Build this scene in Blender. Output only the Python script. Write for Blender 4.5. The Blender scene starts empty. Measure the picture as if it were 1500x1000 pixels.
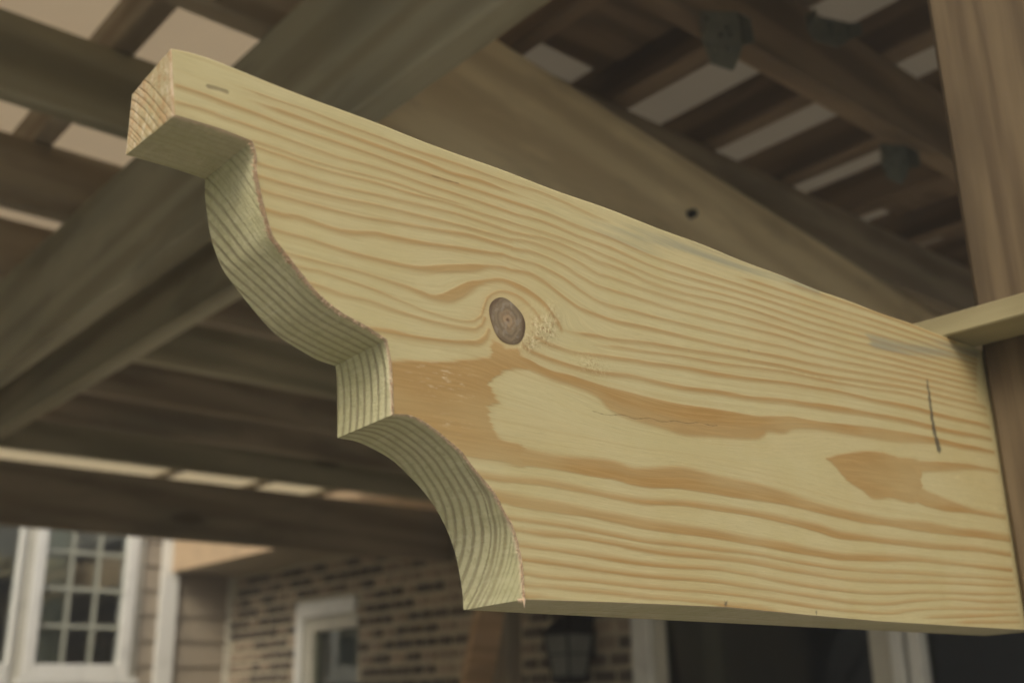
import bpy, bmesh, math, random
import numpy as np
from mathutils import Vector, Matrix, Euler
R = math.radians
rng = random.Random(7)
np.random.seed(7)
C = bpy.context.scene.collection
SC = bpy.context.scene

# ------------------------------------------------------------------ camera
cam_d = bpy.data.cameras.new('camera'); cam = bpy.data.objects.new('camera', cam_d); C.objects.link(cam)
SC.camera = cam
CAM = Vector((0.0, -0.3274, 2.10))
a, b, c_ = R(49.310), R(18.261), R(-0.955)
fwd = Vector((math.cos(a)*math.cos(b), math.sin(a)*math.cos(b), math.sin(b)))
rt = Vector((math.sin(a), -math.cos(a), 0)); up = rt.cross(fwd)
rt2 = math.cos(c_)*rt + math.sin(c_)*up; up2 = -math.sin(c_)*rt + math.cos(c_)*up
cam.matrix_world = Matrix(((rt2.x, up2.x, -fwd.x, CAM.x), (rt2.y, up2.y, -fwd.y, CAM.y), (rt2.z, up2.z, -fwd.z, CAM.z), (0, 0, 0, 1)))
cam_d.sensor_width = 36; cam_d.lens = 1593.9/1500*36
cam_d.clip_start = 0.02; cam_d.clip_end = 600
cam_d.dof.use_dof = True; cam_d.dof.focus_distance = 0.50; cam_d.dof.aperture_fstop = 9.0

# ------------------------------------------------------------------ light
SUN_EL, SUN_AZ = R(40), R(212)        # direction the light comes FROM, azimuth from +X
w = bpy.data.worlds.new('World'); SC.world = w; w.use_nodes = True
nt = w.node_tree; nt.nodes.clear()
sky = nt.nodes.new('ShaderNodeTexSky'); sky.sky_type = 'NISHITA'; sky.sun_disc = False
sky.sun_elevation = SUN_EL; sky.sun_rotation = math.pi/2 - SUN_AZ
sky.air_density = 1.3; sky.dust_density = 5.0; sky.ozone_density = 1.0
bg = nt.nodes.new('ShaderNodeBackground'); bg.inputs[1].default_value = 0.15
wo = nt.nodes.new('ShaderNodeOutputWorld')
nt.links.new(sky.outputs[0], bg.inputs[0]); nt.links.new(bg.outputs[0], wo.inputs[0])
sd = bpy.data.lights.new('sun', 'SUN'); sd.energy = 1.3; sd.angle = R(24); sd.color = (1.0, 0.95, 0.82)
so = bpy.data.objects.new('sun', sd); C.objects.link(so)
sdir = Vector((math.cos(SUN_AZ)*math.cos(SUN_EL), math.sin(SUN_AZ)*math.cos(SUN_EL), math.sin(SUN_EL)))
so.rotation_euler = sdir.to_track_quat('Z', 'Y').to_euler(); so.location = sdir*30
vs = SC.view_settings; vs.view_transform = 'Standard'; vs.look = 'None'; vs.gamma = 1.0; vs.use_curve_mapping = False
vs.exposure = 0.30

# ------------------------------------------------------------------ helpers
def nodes(name, rough=0.7, spec=0.3):
    m = bpy.data.materials.new(name); m.use_nodes = True
    t = m.node_tree; p = t.nodes['Principled BSDF']
    p.inputs['Roughness'].default_value = rough; p.inputs['Specular IOR Level'].default_value = spec
    return m, t, p
def N(t, kind, **kw):
    n = t.nodes.new(kind)
    for k, v in kw.items():
        if hasattr(n, k): setattr(n, k, v)
        else: n.inputs[k].default_value = v
    return n
def L(t, a_, b_): t.links.new(a_, b_)
def math_n(t, op, x, y=None, clamp=False):
    n = t.nodes.new('ShaderNodeMath'); n.operation = op; n.use_clamp = clamp
    for i, v in enumerate((x, y)):
        if v is None: continue
        if isinstance(v, (int, float)): n.inputs[i].default_value = v
        else: t.links.new(v, n.inputs[i])
    return n.outputs[0]
def smooth(t, x, lo, hi, a0=0.0, a1=1.0):
    n = t.nodes.new('ShaderNodeMapRange'); n.interpolation_type = 'SMOOTHSTEP'
    L(t, x, n.inputs[0])
    n.inputs[1].default_value = lo; n.inputs[2].default_value = hi; n.inputs[3].default_value = a0; n.inputs[4].default_value = a1
    return n.outputs[0]
def mix(t, f, ca, cb, blend='MIX'):
    n = t.nodes.new('ShaderNodeMix'); n.data_type = 'RGBA'; n.blend_type = blend
    for i, v in ((0, f), (6, ca), (7, cb)):
        if isinstance(v, (int, float)): n.inputs[i].default_value = v
        elif isinstance(v, tuple): n.inputs[i].default_value = (*v, 1)
        else: L(t, v, n.inputs[i])
    return n.outputs[2]
def coords(t, scale=(1, 1, 1), per_object=True, src='Object'):
    tc = t.nodes.new('ShaderNodeTexCoord'); mp = t.nodes.new('ShaderNodeMapping'); mp.inputs['Scale'].default_value = scale
    o = tc.outputs[src]
    if per_object:
        oi = t.nodes.new('ShaderNodeObjectInfo'); mu = math_n(t, 'MULTIPLY', oi.outputs['Random'], 37.0)
        ad = t.nodes.new('ShaderNodeVectorMath'); ad.operation = 'ADD'; L(t, o, ad.inputs[0]); L(t, mu, ad.inputs[1]); o = ad.outputs[0]
    L(t, o, mp.inputs[0]); return mp.outputs[0]
def noise(t, vec, scale=1.0, detail=3.0, rough=0.55):
    n = t.nodes.new('ShaderNodeTexNoise'); n.inputs['Scale'].default_value = scale; n.inputs['Detail'].default_value = detail
    n.inputs['Roughness'].default_value = rough; L(t, vec, n.inputs['Vector']); return n.outputs[0]
def bump(t, p, h, strength=0.3, dist=0.001):
    b_ = t.nodes.new('ShaderNodeBump'); b_.inputs['Strength'].default_value = strength; b_.inputs['Distance'].default_value = dist
    L(t, h, b_.inputs['Height']); L(t, b_.outputs[0], p.inputs['Normal'])

def lumber_mat(name, ca, cb, stain=(0.05, 0.05, 0.045), stain_amt=0.35, rough=0.75, fine=1.0, ring=0.45):
    """sawn board: streaks along local X, soft ring figure, blotches, mill stain"""
    m, t, p = nodes(name, rough, 0.25)
    v1 = coords(t, (1.6*fine, 26*fine, 26*fine)); v2 = coords(t, (9, 160, 160)); v3 = coords(t, (1.2, 5, 5))
    warp = noise(t, v3, 1.0, 2.0)
    w_ = t.nodes.new('ShaderNodeTexWave'); w_.wave_type = 'BANDS'; w_.bands_direction = 'DIAGONAL'
    w_.inputs['Scale'].default_value = 0.28; w_.inputs['Distortion'].default_value = 9.0; w_.inputs['Detail'].default_value = 2.0
    w_.inputs['Detail Scale'].default_value = 0.6; L(t, v1, w_.inputs['Vector'])
    f = math_n(t, 'ADD', math_n(t, 'MULTIPLY', w_.outputs['Fac'], ring), math_n(t, 'MULTIPLY', noise(t, v1, 1.0, 4.0), 1-ring))
    col = mix(t, smooth(t, f, 0.3, 0.75), ca, cb)
    col = mix(t, math_n(t, 'MULTIPLY', noise(t, v2, 1.0, 3.0), 0.35), col, cb)
    col = mix(t, math_n(t, 'MULTIPLY', smooth(t, warp, 0.52, 0.72), stain_amt), col, stain)
    bl = noise(t, coords(t, (2.2, 9, 9)), 1.0, 4.0, 0.6)
    col = mix(t, smooth(t, bl, 0.50, 0.66, 0, 0.5), col, tuple(x*0.55 for x in cb)); col = mix(t, smooth(t, bl, 0.44, 0.30, 0, 0.45), col, tuple(min(1, x*1.25) for x in ca))
    vo = t.nodes.new('ShaderNodeTexVoronoi'); vo.inputs['Scale'].default_value = 1.0; L(t, coords(t, (1.7, 6, 6)), vo.inputs['Vector'])
    col = mix(t, smooth(t, vo.outputs['Distance'], 0.16, 0.09, 0, 0.7), col, tuple(x*0.3 for x in cb))
    oi = t.nodes.new('ShaderNodeObjectInfo')
    hv = t.nodes.new('ShaderNodeHueSaturation'); L(t, col, hv.inputs['Color'])
    L(t, math_n(t, 'ADD', math_n(t, 'MULTIPLY', oi.outputs['Random'], 0.35), 0.82), hv.inputs['Value'])
    L(t, hv.outputs[0], p.inputs['Base Color'])
    bump(t, p, noise(t, v2, 1.0, 4.0), 0.5, 0.0008)
    return m
def paint_mat(name, col, rough=0.5, var=0.06):
    m, t, p = nodes(name, rough, 0.4)
    v = coords(t, (3, 3, 3)); n = noise(t, v, 2.0, 5.0); v2 = coords(t, (40, 40, 6))
    c2 = tuple(x*(1-var*4) for x in col)
    cc = mix(t, smooth(t, n, 0.45, 0.8), col, c2)
    L(t, cc, p.inputs['Base Color']); bump(t, p, noise(t, v2, 1, 3), 0.15, 0.001)
    return m

def link(name, me, mat=None, parent=None, loc=None):
    o = bpy.data.objects.new(name, me); C.objects.link(o)
    if mat is not None and me is not None and not me.materials: me.materials.append(mat)
    if parent is not None: o.parent = parent
    if loc is not None: o.location = loc
    return o
def tag(o, label=None, cat=None, group=None, kind=None):
    if label: o['label'] = label
    if cat: o['category'] = cat
    if group: o['group'] = group
    if kind: o['kind'] = kind
    return o
def empty(name, loc=(0, 0, 0)):
    o = bpy.data.objects.new(name, None); C.objects.link(o); o.location = loc; o.empty_display_size = 0.1; return o
_cache = {}
def box_mesh(sx, sy, sz, bev=0.003, mat=None):
    key = (round(sx, 4), round(sy, 4), round(sz, 4), bev, mat.name if mat else '')
    if key in _cache: return _cache[key]
    bm = bmesh.new(); bmesh.ops.create_cube(bm, size=1.0)
    for v in bm.verts: v.co = Vector((v.co.x*sx, v.co.y*sy, v.co.z*sz))
    if bev: bmesh.ops.bevel(bm, geom=list(bm.edges), offset=min(bev, sx*.3, sy*.3, sz*.3), segments=1, affect='EDGES')
    me = bpy.data.meshes.new('box'); bm.to_mesh(me); bm.free()
    if mat: me.materials.append(mat)
    _cache[key] = me; return me
def box(name, x0, x1, y0, y1, z0, z1, mat, parent=None, bev=0.003, along=None):
    """axis box in world coordinates; along='y' or 'z' turns the grain (local X) that way"""
    cx, cy, cz = (x0+x1)/2, (y0+y1)/2, (z0+z1)/2; sx, sy, sz = x1-x0, y1-y0, z1-z0
    if along == 'y': me = box_mesh(sy, sx, sz, bev, mat); rot = (0, 0, R(90))
    elif along == 'z': me = box_mesh(sz, sy, sx, bev, mat); rot = (0, R(90), 0)
    else: me = box_mesh(sx, sy, sz, bev, mat); rot = (0, 0, 0)
    o = link(name, me, None, parent); o.location = (cx, cy, cz); o.rotation_euler = rot
    return o
def mesh_from(bm, name, smooth_=False):
    me = bpy.data.meshes.new(name); bm.to_mesh(me); bm.free()
    if smooth_: me.polygons.foreach_set('use_smooth', [True]*len(me.polygons))
    return me
def bm_box(bm, x0, x1, y0, y1, z0, z1):
    vs_ = [bm.verts.new((x, y, z)) for x in (x0, x1) for y in (y0, y1) for z in (z0, z1)]
    for f in ((0, 1, 3, 2), (4, 6, 7, 5), (0, 4, 5, 1), (2, 3, 7, 6), (0, 2, 6, 4), (1, 5, 7, 3)): bm.faces.new([vs_[i] for i in f])
def cyl(bm, p, q, r0, r1, n=10):
    p, q = Vector(p), Vector(q); d = (q-p).normalized(); u = d.orthogonal().normalized(); v = d.cross(u)
    A = [bm.verts.new(p+(u*math.cos(2*math.pi*i/n)+v*math.sin(2*math.pi*i/n))*r0) for i in range(n)]
    B = [bm.verts.new(q+(u*math.cos(2*math.pi*i/n)+v*math.sin(2*math.pi*i/n))*r1) for i in range(n)]
    for i in range(n): bm.faces.new((A[i], A[(i+1) % n], B[(i+1) % n], B[i]))
    bm.faces.new(A[::-1]); bm.faces.new(B)

# ------------------------------------------------------------------ materials
M_JOIST = lumber_mat('brown_treated_lumber', (0.40, 0.345, 0.255), (0.28, 0.23, 0.16), stain=(0.13, 0.135, 0.11))
M_BROWN = lumber_mat('shade_toned_brown_lumber', (0.27, 0.20, 0.125), (0.16, 0.115, 0.07), stain=(0.08, 0.08, 0.065))  # darker lumber copy; dimness of the right-hand roof is painted in
M_OLIVE = lumber_mat('olive_treated_lumber', (0.43, 0.40, 0.28), (0.31, 0.28, 0.185), stain=(0.14, 0.155, 0.13))
M_FRESH = lumber_mat('pale_treated_lumber', (0.76, 0.65, 0.42), (0.60, 0.49, 0.30), stain=(0.25, 0.24, 0.18), stain_amt=0.25)
M_POST = lumber_mat('brown_post_lumber', (0.155, 0.115, 0.066), (0.085, 0.060, 0.034), stain=(0.05, 0.044, 0.032), stain_amt=0.3, fine=4.0, ring=0.12)
M_STRIP = lumber_mat('yellow_pine_strip', (0.36, 0.325, 0.19), (0.28, 0.24, 0.125), stain=(0.15, 0.15, 0.12), stain_amt=0.6)
M_TAN = lumber_mat('tan_smooth_lumber', (0.66, 0.47, 0.29), (0.54, 0.36, 0.20), stain_amt=0.1)
M_WHITE = paint_mat('white_trim_paint', (0.82, 0.82, 0.76))
M_CREAM = paint_mat('cream_trim_paint', (0.62, 0.60, 0.50))
M_GRILLE = paint_mat('glass_dimmed_grille_paint', (0.36, 0.37, 0.30))  # bars stand before the pane; dimming by glass is put into this colour
M_SIDING = paint_mat('taupe_siding_paint', (0.36, 0.31, 0.235), 0.6)
M_SOFFIT = paint_mat('tan_soffit_paint', (0.42, 0.36, 0.25), 0.6)
M_FASCIA = paint_mat('peach_fascia_paint', (0.58, 0.43, 0.27), 0.6)
M_INSIDE = paint_mat('dim_plaster', (0.34, 0.32, 0.28), 0.8)
M_CURTAIN = paint_mat('grey_curtain_cloth', (0.75, 0.73, 0.66), 0.9)
M_METAL, t, p = nodes('dark_galvanised_metal', 0.55, 0.4); p.inputs['Metallic'].default_value = 0.5
L(t, mix(t, noise(t, coords(t, (60, 60, 60)), 1, 4), (0.13, 0.138, 0.11), (0.21, 0.215, 0.17)), p.inputs['Base Color'])
M_BLACK, t, p = nodes('black_lantern_metal', 0.45, 0.4)
L(t, mix(t, noise(t, coords(t, (60, 60, 60)), 1, 4), (0.012, 0.013, 0.013), (0.03, 0.03, 0.028)), p.inputs['Base Color'])
def glass_mat(name, tint, alpha, gcol=(0.9, 0.95, 0.92)):
    m = bpy.data.materials.new(name); m.use_nodes = True; t = m.node_tree; t.nodes.clear()
    out = t.nodes.new('ShaderNodeOutputMaterial'); tr = t.nodes.new('ShaderNodeBsdfTransparent'); tr.inputs[0].default_value = (*tint, 1)
    gl = t.nodes.new('ShaderNodeBsdfGlossy'); gl.inputs['Roughness'].default_value = 0.02; gl.inputs[0].default_value = (*gcol, 1)
    fr = t.nodes.new('ShaderNodeFresnel'); fr.inputs[0].default_value = 1.5
    nz = noise(t, coords(t, (1.5, 1.5, 1.5)), 1.0, 2.0)
    f = math_n(t, 'ADD', math_n(t, 'MULTIPLY', fr.outputs[0], 1.0), math_n(t, 'MULTIPLY', nz, alpha), True)
    mx = t.nodes.new('ShaderNodeMixShader'); L(t, f, mx.inputs[0]); L(t, tr.outputs[0], mx.inputs[1]); L(t, gl.outputs[0], mx.inputs[2])
    L(t, mx.outputs[0], out.inputs[0]); return m
M_GLASS = glass_mat('window_glass', (0.88, 0.92, 0.88), 0.22)
M_DGLASS = glass_mat('door_glass', (0.60, 0.62, 0.58), 0.0, (0.35, 0.35, 0.32))
M_LGLASS, t, p = nodes('cloudy_lantern_glass', 0.15, 0.6)
L(t, mix(t, noise(t, coords(t, (25, 25, 25)), 1, 3), (0.30, 0.32, 0.29), (0.55, 0.56, 0.50)), p.inputs['Base Color'])
def sheet_mat(name, col):
    m = bpy.data.materials.new(name); m.use_nodes = True; t = m.node_tree; t.nodes.clear()
    out = t.nodes.new('ShaderNodeOutputMaterial')
    wv = t.nodes.new('ShaderNodeTexWave'); wv.wave_type = 'BANDS'; wv.bands_direction = 'Y'; wv.inputs['Scale'].default_value = 38.0
    wv.inputs['Distortion'].default_value = 0.3; L(t, coords(t, (1, 1, 1), False), wv.inputs['Vector'])
    n = noise(t, coords(t, (2.5, 2.5, 2.5)), 1.0, 4.0)
    cc = mix(t, math_n(t, 'MULTIPLY', wv.outputs['Fac'], 0.32), col, tuple(x*0.6 for x in col))
    cc = mix(t, math_n(t, 'MULTIPLY', n, 0.3), cc, tuple(x*0.7 for x in col))
    tr = t.nodes.new('ShaderNodeBsdfTranslucent'); df = t.nodes.new('ShaderNodeBsdfDiffuse')
    L(t, cc, tr.inputs[0]); L(t, cc, df.inputs[0])
    mx = t.nodes.new('ShaderNodeMixShader'); mx.inputs[0].default_value = 0.25
    L(t, tr.outputs[0], mx.inputs[1]); L(t, df.outputs[0], mx.inputs[2]); L(t, mx.outputs[0], out.inputs[0]); return m
M_SHEET = sheet_mat('tan_twinwall_sheet', (0.76, 0.67, 0.53))
M_SHEET3 = sheet_mat('dimmed_twinwall_sheet', (0.40, 0.365, 0.30))  # darker sheet copy; dimness of the right-hand bays is put into the colour
M_SHEET2 = sheet_mat('cream_twinwall_sheet', (0.92, 0.84, 0.66))  # paler sheet copy; brightness of the unshaded overhang is in the colour

# ------------------------------------------------------------------ ground
def grass_mat():
    m, t, p = nodes('lawn_grass', 0.9, 0.2); v = coords(t, (1, 1, 1), False)
    c1 = mix(t, noise(t, v, 1.3, 5), (0.05, 0.085, 0.02), (0.10, 0.13, 0.04)); c1 = mix(t, math_n(t, 'MULTIPLY', noise(t, v, 60, 4), 0.5), c1, (0.04, 0.06, 0.02))
    L(t, c1, p.inputs['Base Color']); bump(t, p, noise(t, v, 80, 4), 0.8, 0.02); return m
def slab_mat():
    m, t, p = nodes('patio_concrete', 0.85, 0.3); v = coords(t, (1, 1, 1), False)
    c1 = mix(t, noise(t, v, 1.5, 6), (0.50, 0.465, 0.39), (0.41, 0.38, 0.32)); c1 = mix(t, math_n(t, 'MULTIPLY', noise(t, v, 45, 5), 0.4), c1, (0.25, 0.23, 0.2))
    L(t, c1, p.inputs['Base Color']); bump(t, p, noise(t, v, 120, 4), 0.4, 0.002); return m
def plane(name, x0, x1, y0, y1, z, mat, n=1):
    me = bpy.data.meshes.new(name); vv = [(x0, y0, z), (x1, y0, z), (x1, y1, z), (x0, y1, z)]
    me.from_pydata(vv, [], [(0, 1, 2, 3)]); o = link(name, me, mat); return o
tag(plane('ground', -40, 40, -40, 40, 0.0, grass_mat()), kind='structure')
pat = box('patio', -4.5, 3.685, -3.5, 7.06, -0.02, 0.10, slab_mat(), bev=0.01); tag(pat, kind='structure')

# ------------------------------------------------------------------ house
house = empty('house', (3.7, 7.1, 0)); tag(house, 'brick and taupe lap-sided house wing with white windows behind the pergola', 'house')
def hp(name, *a_, **k):
    o = box(name, *a_, **k); o.parent = house; o.location = o.location - house.location; return o
XB = 3.7; YS = 7.1
# siding wall (faces -Y), openings for two windows
hp('wall', -3.0, 1.30, YS, YS+0.15, 0, 4.6, M_SIDING)
hp('wall', 1.30, 2.95, YS, YS+0.15, 0, 2.28, M_SIDING)
hp('wall', 1.30, 2.95, YS, YS+0.15, 3.75, 4.6, M_SIDING)
hp('wall', 2.95, XB, YS, YS+0.15, 0, 4.6, M_SIDING)
def bevel_board(x0, x1, z0, h, k):
    bm = bmesh.new(); y0 = YS-0.006; y1 = YS-0.022
    vs_ = [(x0, y1, z0), (x1, y1, z0), (x1, y0, z0+h), (x0, y0, z0+h), (x0, YS-0.001, z0), (x1, YS-0.001, z0), (x1, YS-0.001, z0+h), (x0, YS-0.001, z0+h)]
    V = [bm.verts.new(Vector(q)-house.location) for q in vs_]
    for f in ((0, 1, 2, 3), (5, 4, 7, 6), (4, 5, 1, 0), (3, 2, 6, 7), (4, 0, 3, 7), (1, 5, 6, 2)): bm.faces.new([V[i] for i in f])
    return link('siding_board', mesh_from(bm, 'siding'), M_SIDING, house)
for i in range(8):
    z0 = 2.03 + i*0.166
    if z0 < 2.98: bevel_board(3.255, 3.636, z0, min(0.164, 2.985-z0), i)
    bevel_board(3.012, 3.125, z0, 0.164, i)
# corner boards
hp('trim_board', 3.127, 3.25, YS-0.05, YS-0.002, 0.3, 2.988, M_WHITE, along='z')
hp('trim_board', 3.127, 3.20, YS-0.045, YS-0.002, 2.99, 4.3, M_WHITE, along='z')
hp('trim_board', 3.638, 3.697, YS-0.035, YS-0.002, 0.3, 2.988, M_CREAM, along='z')
# windows in the siding wall
def window(x0, x1, z0, z1, cols, rows, pitch, lites=True, fw=0.075):
    f = hp('window', x0, x0+0.075, YS-0.06, YS+0.02, z0, z1, M_WHITE, bev=0.006, along='z'); f.name = 'window'
    def sub(name, ax0, ax1, ay0, ay1, az0, az1, mat, bev=0.004):
        o = box(name, ax0, ax1, ay0, ay1, az0, az1, mat, bev=bev); o.parent = f
        o.matrix_parent_inverse = (Matrix.Translation(house.location) @ Matrix.Translation(f.location) @ f.rotation_euler.to_matrix().to_4x4()).inverted()
        return o
    sub('frame', x1-fw, x1, YS-0.06, YS+0.02, z0, z1, M_WHITE)
    sub('frame', x0+0.077, x1-fw-0.002, YS-0.06, YS+0.02, z0, z0+0.085, M_WHITE)
    sub('frame', x0+0.077, x1-fw-0.002, YS-0.06, YS+0.02, z1-0.085, z1, M_WHITE)
    if lites: sub('frame', x1+0.002, x1+0.052, YS-0.03, YS-0.002, z0-0.03, z1, M_CREAM)
    sub('sill', x0-0.03, x1+(0.055 if lites else 0.0), YS-0.085, YS-0.002, z0-0.045, z0-0.003, M_WHITE)
    sub('pane', x0+0.077, x1-fw-0.002, YS-0.004, YS+0.001, z0+0.087, z1-0.087, M_GLASS, 0)
    if lites:
        for i in range(1, cols):
            xx = x0+0.077+(x1-x0-0.154)*i/cols
            sub('muntin', xx-0.014, xx+0.014, YS-0.020, YS-0.006, z0+0.087, z1-0.087, M_GRILLE, 0.002)
        for j in range(1, rows):
            zz = z0+0.085+pitch*j
            if zz < z1-0.1: sub('muntin', x0+0.077, x1-0.077, YS-0.022, YS-0.0075, zz-0.015, zz+0.015, M_GRILLE, 0.002)
    return f
window(2.262, 2.945, 2.285, 3.70, 3, 6, 0.236)
window(1.36, 2.188, 2.285, 3.70, 1, 1, 0.236, lites=False, fw=0.02)
hp('trim_board', 2.19, 2.258, YS-0.045, YS+0.02, 2.20, 3.75, M_CREAM, along='z')
# curtain behind the glass
bm = bmesh.new(); nn = 60; prev = None
for i in range(nn+1):
    x = 2.31+0.19*i/nn; y = YS+0.035+0.012*math.sin(i*1.05)+0.006*math.sin(i*0.43)
    cur = (bm.verts.new(Vector((x, y, 2.3))-house.location), bm.verts.new(Vector((x, y, 3.7))-house.location))
    if prev: bm.faces.new((prev[0], cur[0], cur[1], prev[1]))
    prev = cur
link('curtain', mesh_from(bm, 'curtain', True), M_CURTAIN, house)
# brick wall (faces -X)
openings = [(5.425, 6.14, 1.45, 2.735), (0.55, 3.165, 0.15, 2.80)]
hp('wall', XB, XB+0.2, 6.14, YS, 0, 4.2, M_INSIDE); hp('wall', XB, XB+0.2, 3.165, 5.425, 0, 4.2, M_INSIDE)
hp('wall', XB, XB+0.2, 5.425, 6.14, 0, 1.45, M_INSIDE); hp('wall', XB, XB+0.2, 5.425, 6.14, 2.735, 4.2, M_INSIDE)
hp('wall', XB, XB+0.2, 0.55, 3.165, 2.80, 4.2, M_INSIDE); hp('wall', XB, XB+0.2, 0.55, 3.165, 0, 0.15, M_INSIDE)
hp('wall', XB, XB+0.2, -4.0, 0.55, 0, 4.2, M_INSIDE)
def mortar_mat():
    m, t, p = nodes('sandy_mortar', 0.95, 0.1); v = coords(t, (1, 1, 1), False)
    L(t, mix(t, noise(t, v, 22, 5), (0.60, 0.55, 0.41), (0.46, 0.42, 0.31)), p.inputs['Base Color']); bump(t, p, noise(t, v, 150, 3), 0.7, 0.004); return m
def brick_mat(name, cols):
    m, t, p = nodes(name, 0.9, 0.2); oi = t.nodes.new('ShaderNodeObjectInfo')
    r = t.nodes.new('ShaderNodeValToRGB'); e = r.color_ramp.elements
    e[0].position = 0; e[0].color = (*cols[0], 1); e[1].position = 1; e[1].color = (*cols[-1], 1)
    for k, c in enumerate(cols[1:-1]): q = e.new((k+1)/(len(cols)-1)); q.color = (*c, 1)
    L(t, oi.outputs['Random'], r.inputs[0]); v = coords(t, (1, 1, 1))
    L(t, mix(t, math_n(t, 'MULTIPLY', noise(t, v, 35, 5), 0.5), r.outputs[0], (0.20, 0.16, 0.12)), p.inputs['Base Color'])
    bump(t, p, noise(t, v, 90, 4), 0.6, 0.004); return m
M_MORTAR = mortar_mat(); M_BRICK = brick_mat('dark_brown_brick', ((0.085, 0.072, 0.062), (0.12, 0.10, 0.082), (0.10, 0.09, 0.08), (0.17, 0.135, 0.105))); M_BRICK2 = brick_mat('tan_brown_brick', ((0.34, 0.27, 0.20), (0.42, 0.34, 0.25), (0.50, 0.40, 0.29), (0.30, 0.235, 0.18)))
for (y0, y1, z0, z1) in ((6.14, YS-0.002, 0.1, 2.99), (3.165, 5.425, 0.1, 2.99), (5.425, 6.14, 0.1, 1.45), (5.425, 6.14, 2.735, 2.99), (0.55, 3.165, 2.80, 2.99), (-4, 0.55, 0.1, 2.99)):
    hp('mortar', XB-0.010, XB-0.001, y0, y1, z0, z1, M_MORTAR, bev=0)
bmeshes = []
for k in range(6):
    bm = bmesh.new(); bmesh.ops.create_cube(bm, size=1)
    for v in bm.verts: v.co = Vector((v.co.x*0.022, v.co.y*0.184, v.co.z*0.048)) + Vector((rng.uniform(-.001, .001), rng.uniform(-.0015, .0015), rng.uniform(-.001, .001)))
    bmesh.ops.bevel(bm, geom=list(bm.edges), offset=0.003, segments=1, affect='EDGES')
    me = mesh_from(bm, 'brick'); me.materials.append(M_BRICK if k < 3 else M_BRICK2); bmeshes.append(me)
rest = bmesh.new(); nb = 0
for row in range(41):
    zc = 0.14 + row*0.0735
    if zc > 2.965: break
    y = -3.9 + (row % 2)*0.09; ci = 0
    while y < YS-0.1:
        ln_ = rng.choice((0.118, 0.14, 0.155, 0.17))
        y0, y1 = y+0.016, y+ln_-0.016; yc = (y0+y1)/2; ci += 1
        if (row % 3) and rng.random() < 0.0: pass
        hit = [o_ for o_ in openings if y1 > o_[0]-0.005 and y0 < o_[1]+0.005 and zc+0.03 > o_[2] and zc-0.03 < o_[3]]
        seg = [(y0, y1)]
        for o_ in hit:
            s2 = []
            for (p0, p1) in seg:
                if p0 < o_[0]-0.02: s2.append((p0, min(p1, o_[0]-0.006)))
                if p1 > o_[1]+0.02: s2.append((max(p0, o_[1]+0.006), p1))
            seg = s2
        for (p0, p1) in seg:
            if p1-p0 < 0.03: continue
            if 2.2 < zc < 2.97 and 3.1 < (p0+p1)/2 and nb < 290:
                o = link('brick', bmeshes[rng.randrange(3)+(3 if rng.random() < 0.40 else 0)], None, house); nb += 1
                o.location = Vector((XB-0.014+rng.uniform(-.001, .001), (p0+p1)/2, zc)) - house.location; o.scale = (1, (p1-p0)/0.184, 1)
            else:
                q = house.location; bm_box(rest, XB-0.025-q.x, XB-0.003-q.x, p0-q.y, p1-q.y, zc-0.024, zc+0.024)
        y += ln_
o = link('brick_courses', mesh_from(rest, 'brick_courses'), M_BRICK, house); o['kind'] = 'stuff'
# small window in the brick wall
wf = hp('window', XB-0.045, XB+0.05, 6.045, 6.13, 1.46, 2.725, M_WHITE, bev=0.006, along='z'); wf['label'] = 'narrow white cased window in the brick wall'
def subx(parent, name, x0, x1, y0, y1, z0, z1, mat, bev=0.004):
    o = box(name, x0, x1, y0, y1, z0, z1, mat, bev=bev); o.parent = parent
    o.matrix_parent_inverse = (Matrix.Translation(house.location) @ Matrix.Translation(parent.location) @ parent.rotation_euler.to_matrix().to_4x4()).inverted(); return o
subx(wf, 'frame', XB-0.045, XB+0.05, 5.435, 6.043, 2.625, 2.725, M_WHITE)
subx(wf, 'sash', XB-0.015, XB+0.05, 5.95, 6.043, 1.5, 2.623, M_CREAM)
subx(wf, 'sash', XB-0.015, XB+0.05, 5.427, 5.948, 2.54, 2.623, M_CREAM)
subx(wf, 'pane', XB+0.01, XB+0.015, 5.427, 5.948, 1.5, 2.538, M_GLASS, 0)
cu = hp('curtain', XB+0.10, XB+0.12, 5.43, 5.80, 1.5, 2.7, M_CURTAIN)
# patio door
pdr = hp('patio_door', XB-0.04, XB+0.06, 3.045, 3.155, 0.16, 2.79, M_WHITE, bev=0.006, along='z'); pdr['label'] = 'white framed glass patio door'
subx(pdr, 'frame', XB-0.04, XB+0.06, 0.56, 3.043, 2.70, 2.79, M_WHITE)
subx(pdr, 'frame', XB-0.01, XB+0.06, 2.985, 3.043, 0.16, 2.698, M_CREAM)
subx(pdr, 'frame', XB-0.04, XB+0.06, 0.56, 0.66, 0.16, 2.698, M_WHITE)
subx(pdr, 'stile', XB-0.02, XB+0.03, 1.885, 1.975, 0.16, 2.698, M_CREAM)
subx(pdr, 'stile', XB-0.04, XB+0.03, 1.835, 1.883, 0.16, 2.698, M_WHITE)
subx(pdr, 'stile', XB-0.035, XB+0.03, 1.762, 1.815, 0.16, 2.698, M_WHITE)
subx(pdr, 'stile', XB+0.03, XB+0.05, 2.70, 2.80, 0.16, 2.698, M_CREAM)
subx(pdr, 'pane', XB+0.012, XB+0.018, 1.977, 2.983, 0.2, 2.698, M_DGLASS, 0)
subx(pdr, 'pane', XB+0.012, XB+0.018, 0.662, 1.76, 0.2, 2.698, M_DGLASS, 0)
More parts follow.
